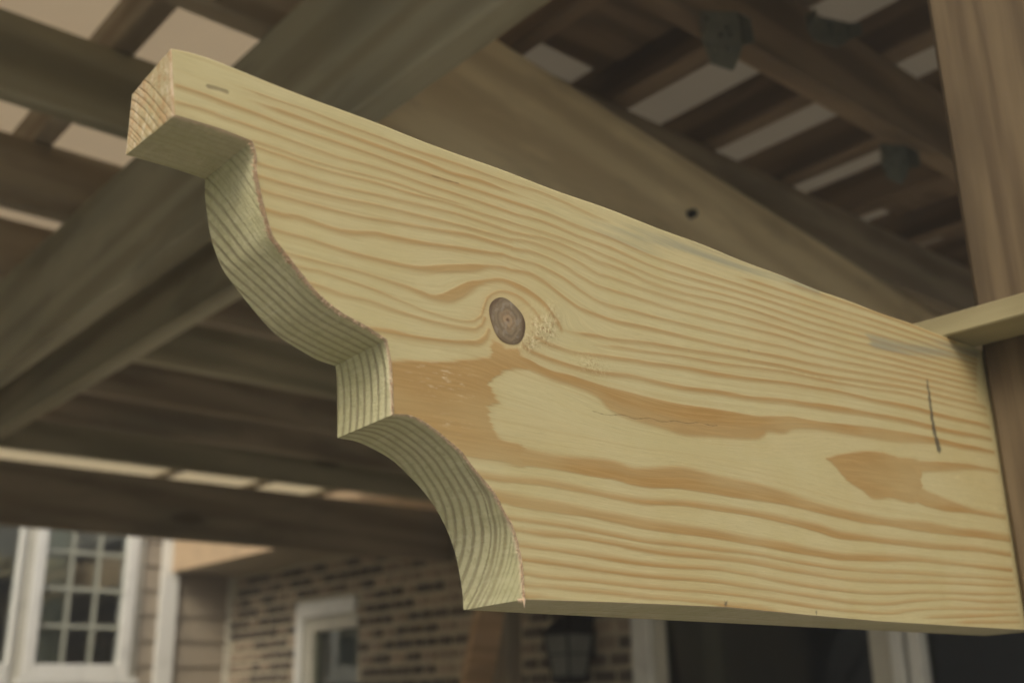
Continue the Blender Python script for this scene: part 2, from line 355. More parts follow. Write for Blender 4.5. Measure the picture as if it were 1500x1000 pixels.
# rooms, eaves, roof
hp('floor_slab', XB+0.2, 9.0, -4.0, 12.0, 0, 0.12, M_INSIDE); hp('floor_slab', -3.0, XB+0.2, YS+0.15, 12.0, 0, 0.12, M_INSIDE)
hp('ceiling', XB+0.2, 9.0, -4.0, 12.0, 3.6, 3.7, M_INSIDE); hp('ceiling', -3.0, XB+0.2, YS+0.15, 12.0, 4.2, 4.3, M_INSIDE)
hp('wall', 9.0, 9.2, -4.0, 12.0, 0, 4.2, M_INSIDE); hp('wall', -3.0, 9.2, 12.0, 12.2, 0, 4.6, M_INSIDE)
hp('wall', XB+0.2, 9.0, -4.2, -4.0, 0, 4.2, M_INSIDE); hp('wall', -3.2, -3.0, YS, 12.2, 0, 4.6, M_SIDING)
hp('soffit', 3.215, XB-0.001, -4.4, YS-0.003, 2.99, 3.01, M_SOFFIT, bev=0)
hp('fascia', 3.19, 3.213, -4.4, YS-0.052, 2.985, 3.25, M_FASCIA, bev=0.002)
def shingle_mat():
    m, t, p = nodes('grey_shingles', 0.95, 0.1); v = coords(t, (1, 1, 1), False)
    L(t, mix(t, noise(t, v, 6, 6), (0.10, 0.095, 0.09), (0.06, 0.055, 0.05)), p.inputs['Base Color']); bump(t, p, noise(t, v, 40, 4), 0.8, 0.01); return m
M_SH = shingle_mat()
bm = bmesh.new(); q = house.location
for (x0, z0, x1, z1, y0, y1) in ((3.15, 3.255, 6.5, 4.7, -4.5, YS+0.3), (9.5, 3.255, 6.5, 4.7, -4.5, YS+5.2)):
    V = [bm.verts.new(Vector(v)-q) for v in ((x0, y0, z0), (x1, y0, z1), (x1, y1, z1), (x0, y1, z0), (x0, y0, z0+.05), (x1, y0, z1+.05), (x1, y1, z1+.05), (x0, y1, z0+.05))]
    for f in ((0, 1, 2, 3), (7, 6, 5, 4), (0, 4, 5, 1), (1, 5, 6, 2), (2, 6, 7, 3), (3, 7, 4, 0)): bm.faces.new([V[i] for i in f])
link('roof', mesh_from(bm, 'roof'), M_SH, house)
bm = bmesh.new()
for (y0, z0, y1, z1) in ((YS-0.35, 4.55, 9.6, 5.8), (12.6, 4.55, 9.6, 5.8)):
    V = [bm.verts.new(Vector(v)-q) for v in ((-3.6, y0, z0), (9.6, y0, z0), (9.6, y1, z1), (-3.6, y1, z1), (-3.6, y0, z0+.05), (9.6, y0, z0+.05), (9.6, y1, z1+.05), (-3.6, y1, z1+.05))]
    for f in ((0, 1, 2, 3), (7, 6, 5, 4), (0, 4, 5, 1), (1, 5, 6, 2), (2, 6, 7, 3), (3, 7, 4, 0)): bm.faces.new([V[i] for i in f])
link('roof', mesh_from(bm, 'roof'), M_SH, house)

# wall lantern on the brick
lan = empty('wall_lantern', (3.56, 3.45, 2.30)); tag(lan, 'black wall lantern with clear glass panes on the brick beside the patio door', 'lantern')
bm = bmesh.new(); bm_box(bm, 0.095, 0.112, -0.055, 0.055, -0.02, 0.20); link('back_plate', mesh_from(bm, 'bp'), M_BLACK, lan)
bm = bmesh.new(); cyl(bm, (0.095, 0, 0.12), (0.03, 0, 0.20), 0.010, 0.010); cyl(bm, (0.03, 0, 0.20), (0.0, 0, 0.165), 0.010, 0.009); link('arm', mesh_from(bm, 'arm'), M_BLACK, lan)
bm = bmesh.new()
def frustum(bm, h0, w0, h1, w1):
    A = [bm.verts.new((sx*w0, sy*w0, h0)) for sx, sy in ((-1, -1), (1, -1), (1, 1), (-1, 1))]; B = [bm.verts.new((sx*w1, sy*w1, h1)) for sx, sy in ((-1, -1), (1, -1), (1, 1), (-1, 1))]
    for i in range(4): bm.faces.new((A[i], A[(i+1) % 4], B[(i+1) % 4], B[i]))
    bm.faces.new(A[::-1]); bm.faces.new(B)
frustum(bm, 0.085, 0.088, 0.10, 0.092); frustum(bm, 0.101, 0.085, 0.165, 0.028); link('cap', mesh_from(bm, 'cap'), M_BLACK, lan)
bm = bmesh.new(); frustum(bm, -0.135, 0.03, -0.115, 0.058); frustum(bm, -0.114, 0.062, -0.10, 0.062)
link('base', mesh_from(bm, 'base'), M_BLACK, lan)
for sx in (-1, 1):
    for sy in (-1, 1):
        bm = bmesh.new(); cyl(bm, (sx*0.055, sy*0.055, -0.10), (sx*0.08, sy*0.08, 0.085), 0.006, 0.006, 6); link('cage_bar', mesh_from(bm, 'bar'), M_BLACK, lan)
bm = bmesh.new(); frustum(bm, -0.005, 0.0675, 0.003, 0.0685); link('cage_band', mesh_from(bm, 'band'), M_BLACK, lan)
for i in range(4):
    an = i*math.pi/2; bm = bmesh.new()
    V = [bm.verts.new(v) for v in ((0.053, -0.05, -0.099), (0.053, 0.05, -0.099), (0.078, 0.074, 0.084), (0.078, -0.074, 0.084))]
    bm.faces.new(V); bmesh.ops.solidify(bm, geom=list(bm.faces), thickness=0.002); bmesh.ops.rotate(bm, verts=bm.verts, matrix=Matrix.Rotation(an, 3, 'Z'), cent=(0, 0, 0)); link('pane', mesh_from(bm, 'pane'), M_LGLASS, lan)

# ------------------------------------------------------------------ pergola
per = empty('pergola', (0, 0, 0)); tag(per, 'timber patio pergola of treated joists and beams under a tan translucent roof', 'pergola')
ZB, ZT = 2.765, 2.998
# long beams running away from the camera
box('beam', 0.602, 0.642, 0.0, 3.97, ZB, ZT, M_OLIVE, per, along='y')
box('beam', 0.752, 0.792, 0.73, 3.97, ZB, ZT, M_OLIVE, per, along='y')
box('header', -3.4, 3.5, 3.98, 4.02, 2.752, 2.997, M_JOIST, per)
# cross board seen behind the corbel beam
p0 = Vector((0.644, 0.668, 0)); p1 = Vector((2.9, 0.985, 0)); d = p1-p0
cb = link('cross_board', box_mesh(d.length, 0.038, 0.233, 0.003, M_FRESH), None, per)
cb.location = ((p0+p1)/2)+Vector((0, 0.019, (ZB+ZT)/2)); cb.rotation_euler = (0, 0, math.atan2(d.y, d.x)); cb['label'] = 'wide pale cross board with dark bolt heads'
for (x, y, z, s) in ((1.346, 0.765, 2.886, 0.0085), (1.965, 0.85, 2.845, 0.018)):
    bm = bmesh.new(); cyl(bm, (0, 0.014, 0), (0, -0.010, 0), s, s*0.9, 6); o = link('bolt', mesh_from(bm, 'bolt'), M_BLACK, per); o.location = (x, 0.668+(x-0.644)*0.1405-0.004, z)
# joists
for k in range(10):
    yf = 0.12+0.4*k
    if k == 0: yf = 0.115
    box('joist', -3.3, 3.12, yf-0.038, yf, 2.978 if k == 9 else 3.0, 3.14, M_BROWN if k in (0, 1) else (M_JOIST if k % 3 else M_OLIVE), per)
# purlins on edge
for k in range(-13, 12):
    x = 0.559+0.2555*k + (0.0 if k < 2 else 0.0)
    if x > 3.12: break
    box('purlin', x-0.038, x+(0.012 if k > 2 else 0), -0.06, 4.06 if k % 2 else 4.06, 3.141, 3.229, M_BROWN if k > 1 else M_JOIST, per, along='y')
for xa, xb in ((1.073, 1.285), (2.107, 2.304), (2.362, 2.56), (2.618, 2.815), (2.873, 3.07)): box('added_dark_board', xa, xb, 0.53, 0.90, 3.205, 3.228, M_BROWN, per)  # added dark boards stand in for bays that show no light
box('rim_board', -3.3, 3.12, -0.10, -0.062, 3.05, 3.228, M_FRESH, per)
# overhang battens
for x in (1.40-0.9, 2.21, 2.70, 3.10, 0.0, -0.6, -1.2):
    box('batten', x-0.012, x+0.012, 4.062, 5.4, 3.20, 3.229, M_JOIST, per, along='y')
# roof sheets
x = -3.3
while x < 3.1:
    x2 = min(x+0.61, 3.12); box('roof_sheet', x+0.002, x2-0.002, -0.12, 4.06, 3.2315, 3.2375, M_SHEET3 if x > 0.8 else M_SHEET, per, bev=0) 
    box('roof_sheet', x+0.002, x2-0.002, 4.064, 5.42, 3.2315, 3.2375, M_SHEET2, per, bev=0); x += 0.61
# main post beside the corbel beam
box('post', 0.697, 0.837, -0.142, -0.0015, 0.10, 3.0, M_POST, per, along='z', bev=0.004)
ls = box('ledger_strip', 0.655, 0.695, -0.20, 0.55, 2.3218, 2.336, M_STRIP, per, along='y', bev=0.001); ls['label'] = 'thin yellow pine strip laid across the corbel beam'
# far post with curved brace
box('post', 3.28, 3.372, 3.56, 3.652, 0.10, 2.75, M_JOIST, per, along='z')
box('header', 3.28, 3.37, 3.40, 3.978, 2.752, 2.985, M_JOIST, per, along='y')
bm = bmesh.new(); out = []
for i in range(13):
    t_ = i/12; z = 1.75+1.0*t_; out.append((2.90+0.26*t_, z))
inn = []
for i in range(13):
    t_ = i/12; z = 1.75+1.0*t_; inn.append((2.99+0.285*t_+0.05*math.sin(t_*math.pi), z))
F_ = [bm.verts.new((x, 3.52, z)) for x, z in out]+[bm.verts.new((x, 3.52, z)) for x, z in inn[::-1]]
B_ = [bm.verts.new((v.co.x, 3.558, v.co.z)) for v in F_]
n_ = len(F_); half = len(out)
for i in range(half-1):
    bm.faces.new((F_[i], F_[n_-1-i], F_[n_-2-i], F_[i+1])); bm.faces.new((B_[i+1], B_[n_-2-i], B_[n_-1-i], B_[i]))
for i in range(n_): bm.faces.new((F_[i], F_[(i+1) % n_], B_[(i+1) % n_], B_[i]))
br = link('brace', mesh_from(bm, 'brace'), M_TAN, per); br['label'] = 'light brown curved knee brace'
# outer posts carrying the rest of the roof
for (x, y) in ((-3.2, -0.02), (-3.2, 3.96), (0.5, 3.96)):
    if x == 0.5: continue
    box('post', x-0.07, x+0.07, y-0.14, y, 0.10, 2.99 if y < 1 else 2.75, M_JOIST, per, along='z')
# galvanised ties
def tie(x, y, z, w_, h, rz, seed):
    g = random.Random(seed); bm = bmesh.new()
    def plate(pts, th=0.0016):
        F1 = [bm.verts.new(Vector(q)) for q in pts]; f = bm.faces.new(F1); bm.normal_update()
        bmesh.ops.solidify(bm, geom=[f], thickness=th)
    plate([(-w_/2, 0, 0), (w_/2, 0, 0), (w_/2, 0, -h*0.55), (w_*0.3, -0.004, -h*0.8), (w_*0.1, -0.006, -h), (-w_*0.38, -0.003, -h*0.86), (-w_/2, 0, -h*0.5)])
    plate([(-w_/2, 0, -h*0.1), (-w_/2, 0, -h*0.5), (-w_/2-0.004, -0.028, -h*0.42), (-w_/2-0.004, -0.028, -h*0.2)])
    plate([(w_/2, 0, 0), (w_/2, 0, -h*0.55), (w_/2+0.006, -0.022, -h*0.62), (w_/2+0.006, -0.022, -h*0.25)])
    for i in range(6):
        px_, pz = g.uniform(-w_*.36, w_*.36), -h*g.uniform(0.1, 0.75); cyl(bm, (px_, -0.002, pz), (px_, -0.0075, pz), 0.0042, 0.003, 6)
    o = link('tie_bracket', mesh_from(bm, 'tie'), M_METAL, per); o.location = (x, y, z); o.rotation_euler = (R(g.uniform(-8, 8)), R(g.uniform(-6, 6)), rz); return o
tie(1.075, 0.47, 3.012, 0.060, 0.095, R(-30), 1); tie(1.245, 0.405, 3.04, 0.072, 0.052, R(-20), 2); tie(1.60, 0.515, 3.0, 0.052, 0.075, R(-30), 3)

# ------------------------------------------------------------------ trees seen in the window glass
def leaf_mat(name, c1, c2):
    m, t, p = nodes(name, 0.6, 0.3); v = coords(t, (1, 1, 1), False)
    L(t, mix(t, noise(t, v, 1.2, 4), c1, c2), p.inputs['Base Color']); return m
M_LEAF = leaf_mat('broad_leaves', (0.05, 0.09, 0.025), (0.11, 0.15, 0.045)); 
M_BARK, t, p = nodes('grey_bark', 0.9, 0.1); L(t, mix(t, noise(t, coords(t, (8, 8, 1.5)), 2, 5), (0.13, 0.10, 0.075), (0.06, 0.048, 0.038)), p.inputs['Base Color'])
def tree(x, y, h, r, label, seed):
    g = random.Random(seed); root = empty('shade_tree', (x, y, 0)); tag(root, label, 'tree', 'trees round the yard')
    bm = bmesh.new(); cyl(bm, (0, 0, 0), (0.1, 0, h*0.45), 0.22, 0.15); cyl(bm, (0.1, 0, h*0.45), (0.0, 0.1, h*0.85), 0.15, 0.05)
    cl = []
    for i in range(9):
        an = g.uniform(0, 6.28); e = Vector((math.cos(an)*r*0.7, math.sin(an)*r*0.7, g.uniform(h*0.45, h*0.95))); cyl(bm, (0.08, 0, h*g.uniform(0.3, 0.55)), e, 0.07, 0.02, 6); cl.append(e)
    link('trunk', mesh_from(bm, 'trunk'), M_BARK, root)
    vv, ff = [], []
    for i in range(18): 
        an = g.uniform(0, 6.28); cl.append(Vector((math.cos(an)*r*g.uniform(.2, .8), math.sin(an)*r*g.uniform(.2, .8), g.uniform(h*0.35, h))))
    for e in cl:
        for i in range(170):
            q = Vector((g.gauss(0, 1), g.gauss(0, 1), g.gauss(0, .8))).normalized()*g.uniform(0.3, 1.0)*r*0.33
            c0 = e+q; u = Vector((g.gauss(0, 1), g.gauss(0, 1), g.gauss(0, 1))).normalized(); v = u.orthogonal().normalized(); s = g.uniform(0.07, 0.13)
            n0 = len(vv); vv += [c0-u*s, c0+v*s*.6, c0+u*s, c0-v*s*.6]; ff.append((n0, n0+1, n0+2, n0+3))
    me = bpy.data.meshes.new('crown'); me.from_pydata([tuple(v) for v in vv], [], ff); link('crown', me, M_LEAF, root)
tree(7.5, -9.0, 5.6, 2.6, 'tall leafy tree mirrored in the white muntin window', 1)
tree(11.5, -12.0, 6, 3.2, 'broad leafy tree farthest off beyond the patio', 2)
tree(-7.0, 9.5, 5.6, 2.6, 'leafy tree mirrored in the patio door glass', 3)

# ------------------------------------------------------------------ thin haze volume added to lift the dark tones
hz = link('haze_veil', box_mesh(84, 84, 7.8, 0), None); hz.location = (0, 0, 2.9); hz['kind'] = 'stuff'
mh = bpy.data.materials.new('pale_haze_veil'); mh.use_nodes = True; mh.node_tree.nodes.clear()
ho = mh.node_tree.nodes.new('ShaderNodeOutputMaterial'); pv = mh.node_tree.nodes.new('ShaderNodeVolumePrincipled')
pv.inputs['Color'].default_value = (0.93, 0.95, 0.97, 1); pv.inputs['Density'].default_value = 0.034; pv.inputs['Anisotropy'].default_value = 0.2
mh.node_tree.links.new(pv.outputs[0], ho.inputs['Volume']); hz.data.materials.append(mh)
# ------------------------------------------------------------------ corbel beam
STROKES={
 "L1":[[276.9,57.5,3.6],[280.5,57.15,3.65],[303.6,56.9,2.9],[328.8,57.55,4.05],[339.2,57.75,3.95],[350.0,56.45,3.85],[361.0,56.95,4.35],[384.4,59.5,5.0],[408.8,59.0,4.5],[434.8,58.8,4.3],[462.4,57.95,3.35],[491.6,56.05,2.55],[526.0,54.6,2.6],[559.8,54.45,2.15],[596.4,55.35,3.05],[635.6,55.2,2.1],[656.6,56.05,2.15],[699.0,56.5,2.2]],
 "L2":[[268.3,46.5,1.1],[280.3,46.8,1.1],[298.8,47.8,1.4],[318.2,47.05,1.15],[338.6,46.0,0.9],[360.1,45.9,1.1],[383.2,47.6,1.1],[407.5,47.9,1.3],[433.3,47.75,1.35],[460.6,46.9,1.7],[489.6,45.25,2.15],[507.8,43.7,2.0],[540.2,43.6,1.5],[575.2,44.05,1.55],[612.8,44.9,1.6],[653.8,46.7,1.3],[697.4,46.4,1.3]],
 "L3":[[272.4,39.4,2.2],[280.2,38.95,2.35],[292.1,38.55,2.35],[308.3,38.3,2.3],[324.8,37.45,1.85],[342.5,36.6,2.1],[359.3,35.7,2.1],[382.0,35.5,1.9],[406.0,35.3,1.9],[431.4,34.25,1.85],[458.5,33.3,2.2],[481.4,32.75,1.75],[505.6,32.15,1.65],[538.0,33.65,1.65],[573.0,35.25,1.35],[610.4,36.0,1.2],[650.7,36.35,1.05],[696.0,36.7,1.1]],
 "L4":[[278.6,31.5,0.7],[298.2,31.45,0.85],[317.3,30.75,0.75],[337.4,29.55,0.75],[358.8,28.55,0.75],[381.3,28.5,0.8],[405.2,28.4,0.8],[430.6,28.15,0.65],[457.5,27.0,0.7],[480.3,26.3,0.7],[504.4,25.9,0.7],[536.5,26.25,0.55],[571.2,27.6,0.6],[608.4,28.3,0.5],[648.6,29.4,0.5],[695.8,30.5,0.4]],
 "L5":[[280.6,27.25,0.55],[298.0,26.9,1.0],[317.2,26.8,0.7],[337.2,25.75,0.75],[358.4,24.45,0.75],[380.8,23.9,0.8],[404.8,24.45,0.95],[430.1,24.05,0.85],[456.8,22.45,0.85],[485.3,21.3,0.7],[515.8,20.6,0.7],[548.8,21.45,0.65],[584.6,23.05,0.55],[623.0,24.6,0.5],[664.3,25.6,0.5],[697.2,26.75,0.45]],
 "L6":[[283.0,21.55,0.55],[297.8,21.05,0.55],[316.8,20.3,0.7],[336.8,19.25,0.85],[358.0,18.45,0.75],[380.4,18.65,0.55],[404.2,19.1,0.6],[429.3,18.05,0.65],[455.8,16.3,0.7],[484.2,15.2,0.8],[514.6,14.55,0.75],[547.4,15.25,0.55],[583.1,17.6,0.5],[621.4,19.0,0.5],[662.6,20.2,0.5],[696.4,21.65,0.45]],
 "L7":[[284.6,16.05,0.55],[297.6,15.7,0.7],[316.6,14.7,0.7],[336.4,13.85,0.55],[357.4,13.2,0.6],[379.8,13.4,0.6],[403.5,13.5,0.6],[428.5,12.4,0.8],[455.1,11.5,0.5],[483.4,10.35,0.65],[513.5,8.9,0.7],[546.2,9.75,0.55],[582.0,13.0,0.5],[620.2,15.1,0.5],[661.2,15.65,0.55],[696.6,17.05,0.45]],
 "L8":[[285.5,10.3,0.5],[297.4,9.65,0.55],[316.2,9.65,0.55],[336.2,9.1,0.5],[357.2,8.45,0.65],[379.4,8.45,0.45],[403.0,8.5,0.6],[427.9,8.0,0.5],[454.4,6.75,0.65],[482.4,5.1,0.5],[512.6,4.35,0.55],[545.0,4.65,0.55],[580.6,7.75,0.45],[618.8,9.9,0.4],[695.0,12.4,0.4]],
 "L9":[[286.1,5.7,0.4],[297.3,5.8,0.4],[316.0,5.4,0.5],[335.8,5.05,0.55],[356.8,4.35,0.65],[379.0,4.25,0.45],[402.4,3.6,0.6],[417.0,2.05,1.55],[437.6,2.35,1.45],[464.6,1.25,0.65]],
 "L10":[[286.0,1.65,0.75],[293.5,1.85,0.65],[302.6,1.45,0.65],[319.8,1.55,0.55]],
 "L9c":[[568.6,2.45,0.75],[585.4,3.55,0.55],[617.4,5.2,0.6],[658.6,7.5,0.5],[695.8,9.2,0.5]],
 "L9d":[[608.8,1.65,0.55],[657.4,3.55,0.65],[696.1,4.75,0.65]],
 "L0":[[284.4,98.5,1.5],[290.8,97.05,2.15],[295.4,96.1,1.8],[305.0,94.55,1.85],[316.3,94.4,2.2],[330.8,92.85,2.85],[341.4,89.9,5.4],[352.2,89.0,6.3],[363.6,88.65,6.55],[375.2,88.4,6.8],[387.2,88.05,7.45],[407.2,89.75,6.95],[428.4,91.35,6.55],[443.8,92.9,5.6],[452.0,95.55,3.85],[465.6,97.3,4.4],[476.0,99.85,3.25],[499.6,101.65,2.35],[536.1,104.5,3.0],[571.8,106.8,3.2],[610.3,109.5,2.2],[634.8,111.0,1.6],[651.6,111.3,1.4],[673.6,112.5,1.4],[697.1,112.85,0.95]],
 "U1":[[288.3,104.4,0.6],[291.0,103.25,0.75],[300.6,101.8,0.8],[310.6,101.2,0.8],[320.8,100.9,0.8],[331.2,101.3,0.8],[342.2,102.45,0.95],[353.4,103.5,1.0],[364.8,103.6,1.0],[388.7,103.75,1.05],[414.2,105.95,1.15],[441.4,107.3,1.1],[470.6,110.65,1.15],[492.0,112.1,1.4],[521.3,114.25,1.65],[556.0,116.45,1.25],[593.1,118.0,1.3],[632.8,118.75,1.35],[676.2,121.2,1.2],[696.2,121.45,0.95]],
 "U2":[[294.6,110.1,0.5],[300.8,108.6,0.8],[310.8,107.95,0.65],[321.1,108.05,0.65],[331.8,109.25,0.75],[353.9,111.25,0.75],[365.4,111.85,0.85],[389.7,113.95,0.85],[415.4,115.4,1.0],[442.8,117.9,0.9],[472.2,121.05,0.75],[493.8,122.5,0.8],[523.2,124.4,0.8],[557.9,125.35,0.85],[595.4,127.4,1.1],[635.4,128.05,1.15],[678.8,129.95,0.95],[696.0,129.75,0.95]],
 "U3":[[321.3,112.55,0.35],[343.0,115.6,0.3],[365.9,117.45,0.35],[390.2,119.75,0.35],[416.0,121.5,0.4],[443.6,124.5,0.4],[473.2,127.3,0.4],[504.4,128.7,0.4],[524.2,129.8,0.4],[559.4,132.6,0.4],[597.4,135.65,0.45],[637.6,136.65,0.45],[681.3,138.15,0.45],[695.8,138.1,0.5]],
 "U4":[[303.5,116.75,0.65],[311.2,116.85,0.65],[321.6,117.25,0.65],[332.2,118.3,0.7],[343.2,119.05,0.65],[366.2,121.9,0.7],[390.6,123.65,0.75],[416.6,126.05,0.75],[444.2,128.25,0.75],[473.6,130.4,0.8],[505.0,131.5,0.8],[560.3,136.45,0.85],[598.3,139.7,0.9],[639.0,141.25,0.95],[682.8,143.0,1.0],[695.4,142.7,1.0]],
 "U5":[[282.2,137.55,0.55],[291.9,138.45,0.55],[301.8,136.35,0.55],[311.8,132.25,0.55],[322.2,129.15,0.55],[332.8,128.25,0.55],[343.8,127.95,0.55],[366.8,129.5,0.6],[391.2,130.4,0.6],[430.8,132.3,0.6],[474.4,135.15,0.65],[505.8,136.8,0.7],[599.3,143.75,0.75],[684.0,147.4,0.8]],
 "U6":[[276.6,143.7,0.5],[282.3,143.3,0.5],[292.0,143.9,0.5],[302.0,143.2,0.5],[312.2,141.45,0.55],[322.6,138.05,0.55],[333.2,135.55,0.55],[344.2,135.05,0.55],[355.6,135.65,0.55],[367.4,135.8,0.6],[392.0,136.9,0.6],[431.6,138.7,0.6],[475.3,141.1,0.6],[506.8,142.15,0.65],[600.4,148.3,0.7],[685.6,152.3,0.8]],
 "U7":[[282.4,147.75,0.55],[292.2,149.05,0.55],[302.2,149.1,0.5],[312.5,147.75,0.55],[323.0,145.1,0.5],[333.6,143.05,0.55],[344.8,142.95,0.55],[356.2,143.25,0.55],[368.0,143.2,0.6],[392.6,143.45,0.55],[432.4,145.2,0.6],[476.2,147.1,0.6],[507.8,147.55,0.65],[601.4,152.4,0.7],[686.9,156.8,0.8]],
 "U8":[[282.5,152.25,0.45],[292.3,153.6,0.5],[302.4,153.7,0.5],[312.7,153.1,0.5],[323.2,151.5,0.5],[334.0,149.15,0.55],[345.2,149.2,0.5],[368.4,148.9,0.5],[393.2,149.35,0.55],[433.2,150.95,0.55],[477.0,151.95,0.65],[508.6,152.55,0.65],[602.4,156.5,0.7],[688.2,161.25,0.75]],
 "U9":[[282.6,155.45,0.45],[302.5,157.7,0.5],[323.5,156.6,0.5],[334.4,155.0,0.5],[345.6,155.1,0.5],[357.0,154.5,0.5],[368.8,153.2,0.5],[393.6,153.4,0.5],[433.8,156.35,0.55],[477.8,156.8,0.6],[509.5,157.15,0.55],[603.6,161.15,0.65],[689.4,165.3,0.7]],
 "U10":[[282.6,160.0,0.4],[302.6,160.7,0.4],[323.7,160.35,0.45],[345.8,158.95,0.45],[369.2,157.5,0.5],[394.0,157.8,0.5],[434.4,160.7,0.5],[478.4,161.3,0.5],[510.3,161.75,0.55],[604.6,165.3,0.6],[690.5,168.75,0.65]],
 "U11":[[282.7,164.6,0.4],[302.8,165.75,0.45],[323.9,164.55,0.45],[346.1,163.95,0.45],[369.5,162.25,0.45],[394.4,162.7,0.5],[434.8,164.6,0.5],[479.2,165.85,0.55],[511.1,166.45,0.55],[605.6,169.5,0.6],[691.6,172.35,0.65]],
 "U12":[[282.8,169.85,0.45],[303.0,170.45,0.45],[324.1,169.35,0.45],[346.4,168.95,0.45],[370.0,167.35,0.45],[395.0,167.6,0.5],[435.4,168.9,0.5],[479.8,169.95,0.55],[512.0,171.15,0.55],[606.6,173.8,0.6],[692.6,175.85,0.65]],
 "U13":[[427.6,173.1,0.5],[436.0,173.3,0.5],[480.5,174.55,0.55],[512.7,175.45,0.55],[607.6,178.0,0.6],[693.7,179.45,0.65]],
 "U14":[[469.0,179.85,0.55],[513.7,181.15,0.55],[608.8,182.8,0.6],[667.4,182.45,0.65]],
 "a":[[138.9,176.3,0.3],[152.1,177.2,0.3],[166.0,177.3,0.3],[180.5,178.0,0.3],[195.6,177.85,0.35],[215.4,178.05,0.35],[228.1,177.75,0.35],[254.5,178.65,0.35],[283.0,178.85,0.35],[298.4,179.85,0.35],[313.8,179.4,0.4],[329.8,178.25,0.35],[347.0,177.5,0.4],[365.8,177.1,0.4]],
 "b":[[147.1,172.2,0.7],[155.6,173.2,0.7],[166.2,173.4,0.7],[176.9,173.5,0.7],[195.8,173.7,0.7],[203.6,173.75,0.75],[219.8,173.75,0.75],[233.3,173.9,0.8],[249.8,173.25,0.75],[263.8,174.45,0.85],[283.0,174.5,0.8],[303.2,174.85,0.85]],
 "c":[[128.9,168.55,0.45],[139.5,168.75,0.45],[149.2,168.55,0.45],[159.6,168.65,0.45],[173.7,168.3,0.5],[196.0,169.0,0.5],[211.8,169.2,0.5],[223.9,168.95,0.55],[236.8,169.1,0.5],[254.5,169.35,0.55],[268.2,169.65,0.55],[282.8,169.85,0.55]],
 "d":[[129.4,162.25,0.35],[140.0,162.9,0.4],[146.5,162.5,0.4],[153.1,162.7,0.4],[163.2,162.9,0.4],[174.0,162.95,0.45],[196.2,162.9,0.4],[204.0,163.65,0.45],[220.0,164.35,0.45],[236.9,164.15,0.45],[254.5,164.6,0.5],[282.7,164.6,0.5]],
 "e":[[159.4,157.35,0.25],[167.2,157.55,0.25],[181.5,157.45,0.25],[196.4,158.25,0.25],[220.1,160.15,0.25],[236.9,159.85,0.25],[254.5,160.5,0.3],[282.6,160.0,0.3]],
 "f":[[160.7,155.3,0.4],[170.7,155.3,0.4],[181.6,155.2,0.4],[196.5,155.95,0.45],[212.1,157.35,0.45],[228.4,157.55,0.45],[245.6,159.05,0.45],[254.5,159.25,0.45],[268.1,159.4,0.5],[282.6,160.0,0.5]],
 "g":[[161.6,149.25,0.45],[174.7,149.85,0.45],[181.9,149.9,0.5],[196.7,150.5,0.5],[212.2,152.1,0.5],[228.5,153.4,0.5],[245.6,154.75,0.55],[254.5,155.45,0.55],[268.1,155.55,0.55],[282.6,155.45,0.55]],
 "h":[[162.2,144.5,0.5],[175.0,144.65,0.55],[182.1,145.15,0.55],[196.9,145.95,0.55],[212.4,147.65,0.55],[228.6,148.6,0.6],[245.7,149.85,0.55],[254.5,150.5,0.6],[263.6,150.9,0.6],[282.5,151.9,0.6]],
 "i":[[163.9,139.0,0.5],[171.6,139.2,0.5],[178.6,139.4,0.5],[189.6,139.85,0.55],[204.7,140.85,0.55],[216.3,142.15,0.55],[228.7,143.55,0.55],[245.7,145.6,0.6],[258.8,147.4,0.6],[268.0,147.7,0.6],[282.4,148.1,0.6]],
 "j":[[167.6,132.0,0.8],[179.0,133.1,0.8],[193.6,132.55,0.85],[201.0,133.1,1.0],[212.7,135.85,0.85],[220.6,136.35,0.85],[237.2,137.85,0.85],[254.5,140.2,0.8],[267.9,142.05,0.65],[276.6,143.35,0.65]],
 "k":[[168.6,125.3,0.5],[183.0,125.55,0.55],[193.9,125.15,0.55],[201.3,124.85,0.55],[213.0,125.2,0.7],[229.0,126.05,0.85],[237.2,127.25,1.15],[254.5,131.75,1.65],[263.5,134.3,1.4],[269.7,136.3,0.6],[278.4,137.55,0.65],[282.2,137.4,0.5]],
 "l":[[172.8,117.65,0.25],[179.8,117.6,0.4],[190.6,117.7,0.4],[205.5,118.15,0.45],[221.0,117.45,0.55],[229.1,117.0,0.7],[235.7,116.1,0.9],[242.4,115.95,1.15],[249.9,118.7,2.5],[258.7,124.8,2.1],[263.4,127.4,1.2],[267.8,129.25,0.75],[277.1,131.8,0.8],[286.6,130.85,1.25],[293.6,129.2,1.1],[299.4,126.9,1.0],[304.2,123.4,0.8],[308.0,119.35,0.95],[310.0,116.7,0.5]],
 "m":[[178.6,113.55,0.25],[188.5,114.15,0.25],[198.1,113.55,0.25],[209.3,112.7,0.3],[221.2,111.0,0.3],[229.2,110.05,0.25],[237.5,109.05,0.25],[245.9,108.6,0.3],[254.5,108.7,0.3],[261.5,110.2,0.3],[265.1,113.1,0.3],[266.6,117.3,0.3],[268.4,121.9,0.3],[274.4,126.1,0.3],[282.0,126.9,0.3],[287.7,125.75,0.35],[294.2,122.25,0.35],[298.0,118.7,0.3]],
 "n":[[183.9,108.25,0.55],[198.4,107.1,0.5],[209.5,107.25,0.55],[221.3,106.3,0.6],[229.3,105.85,0.55],[237.5,105.35,0.55],[245.9,105.45,0.55],[254.4,105.8,0.6],[262.2,106.85,0.55],[265.4,109.3,0.6],[266.9,112.6,0.6]],
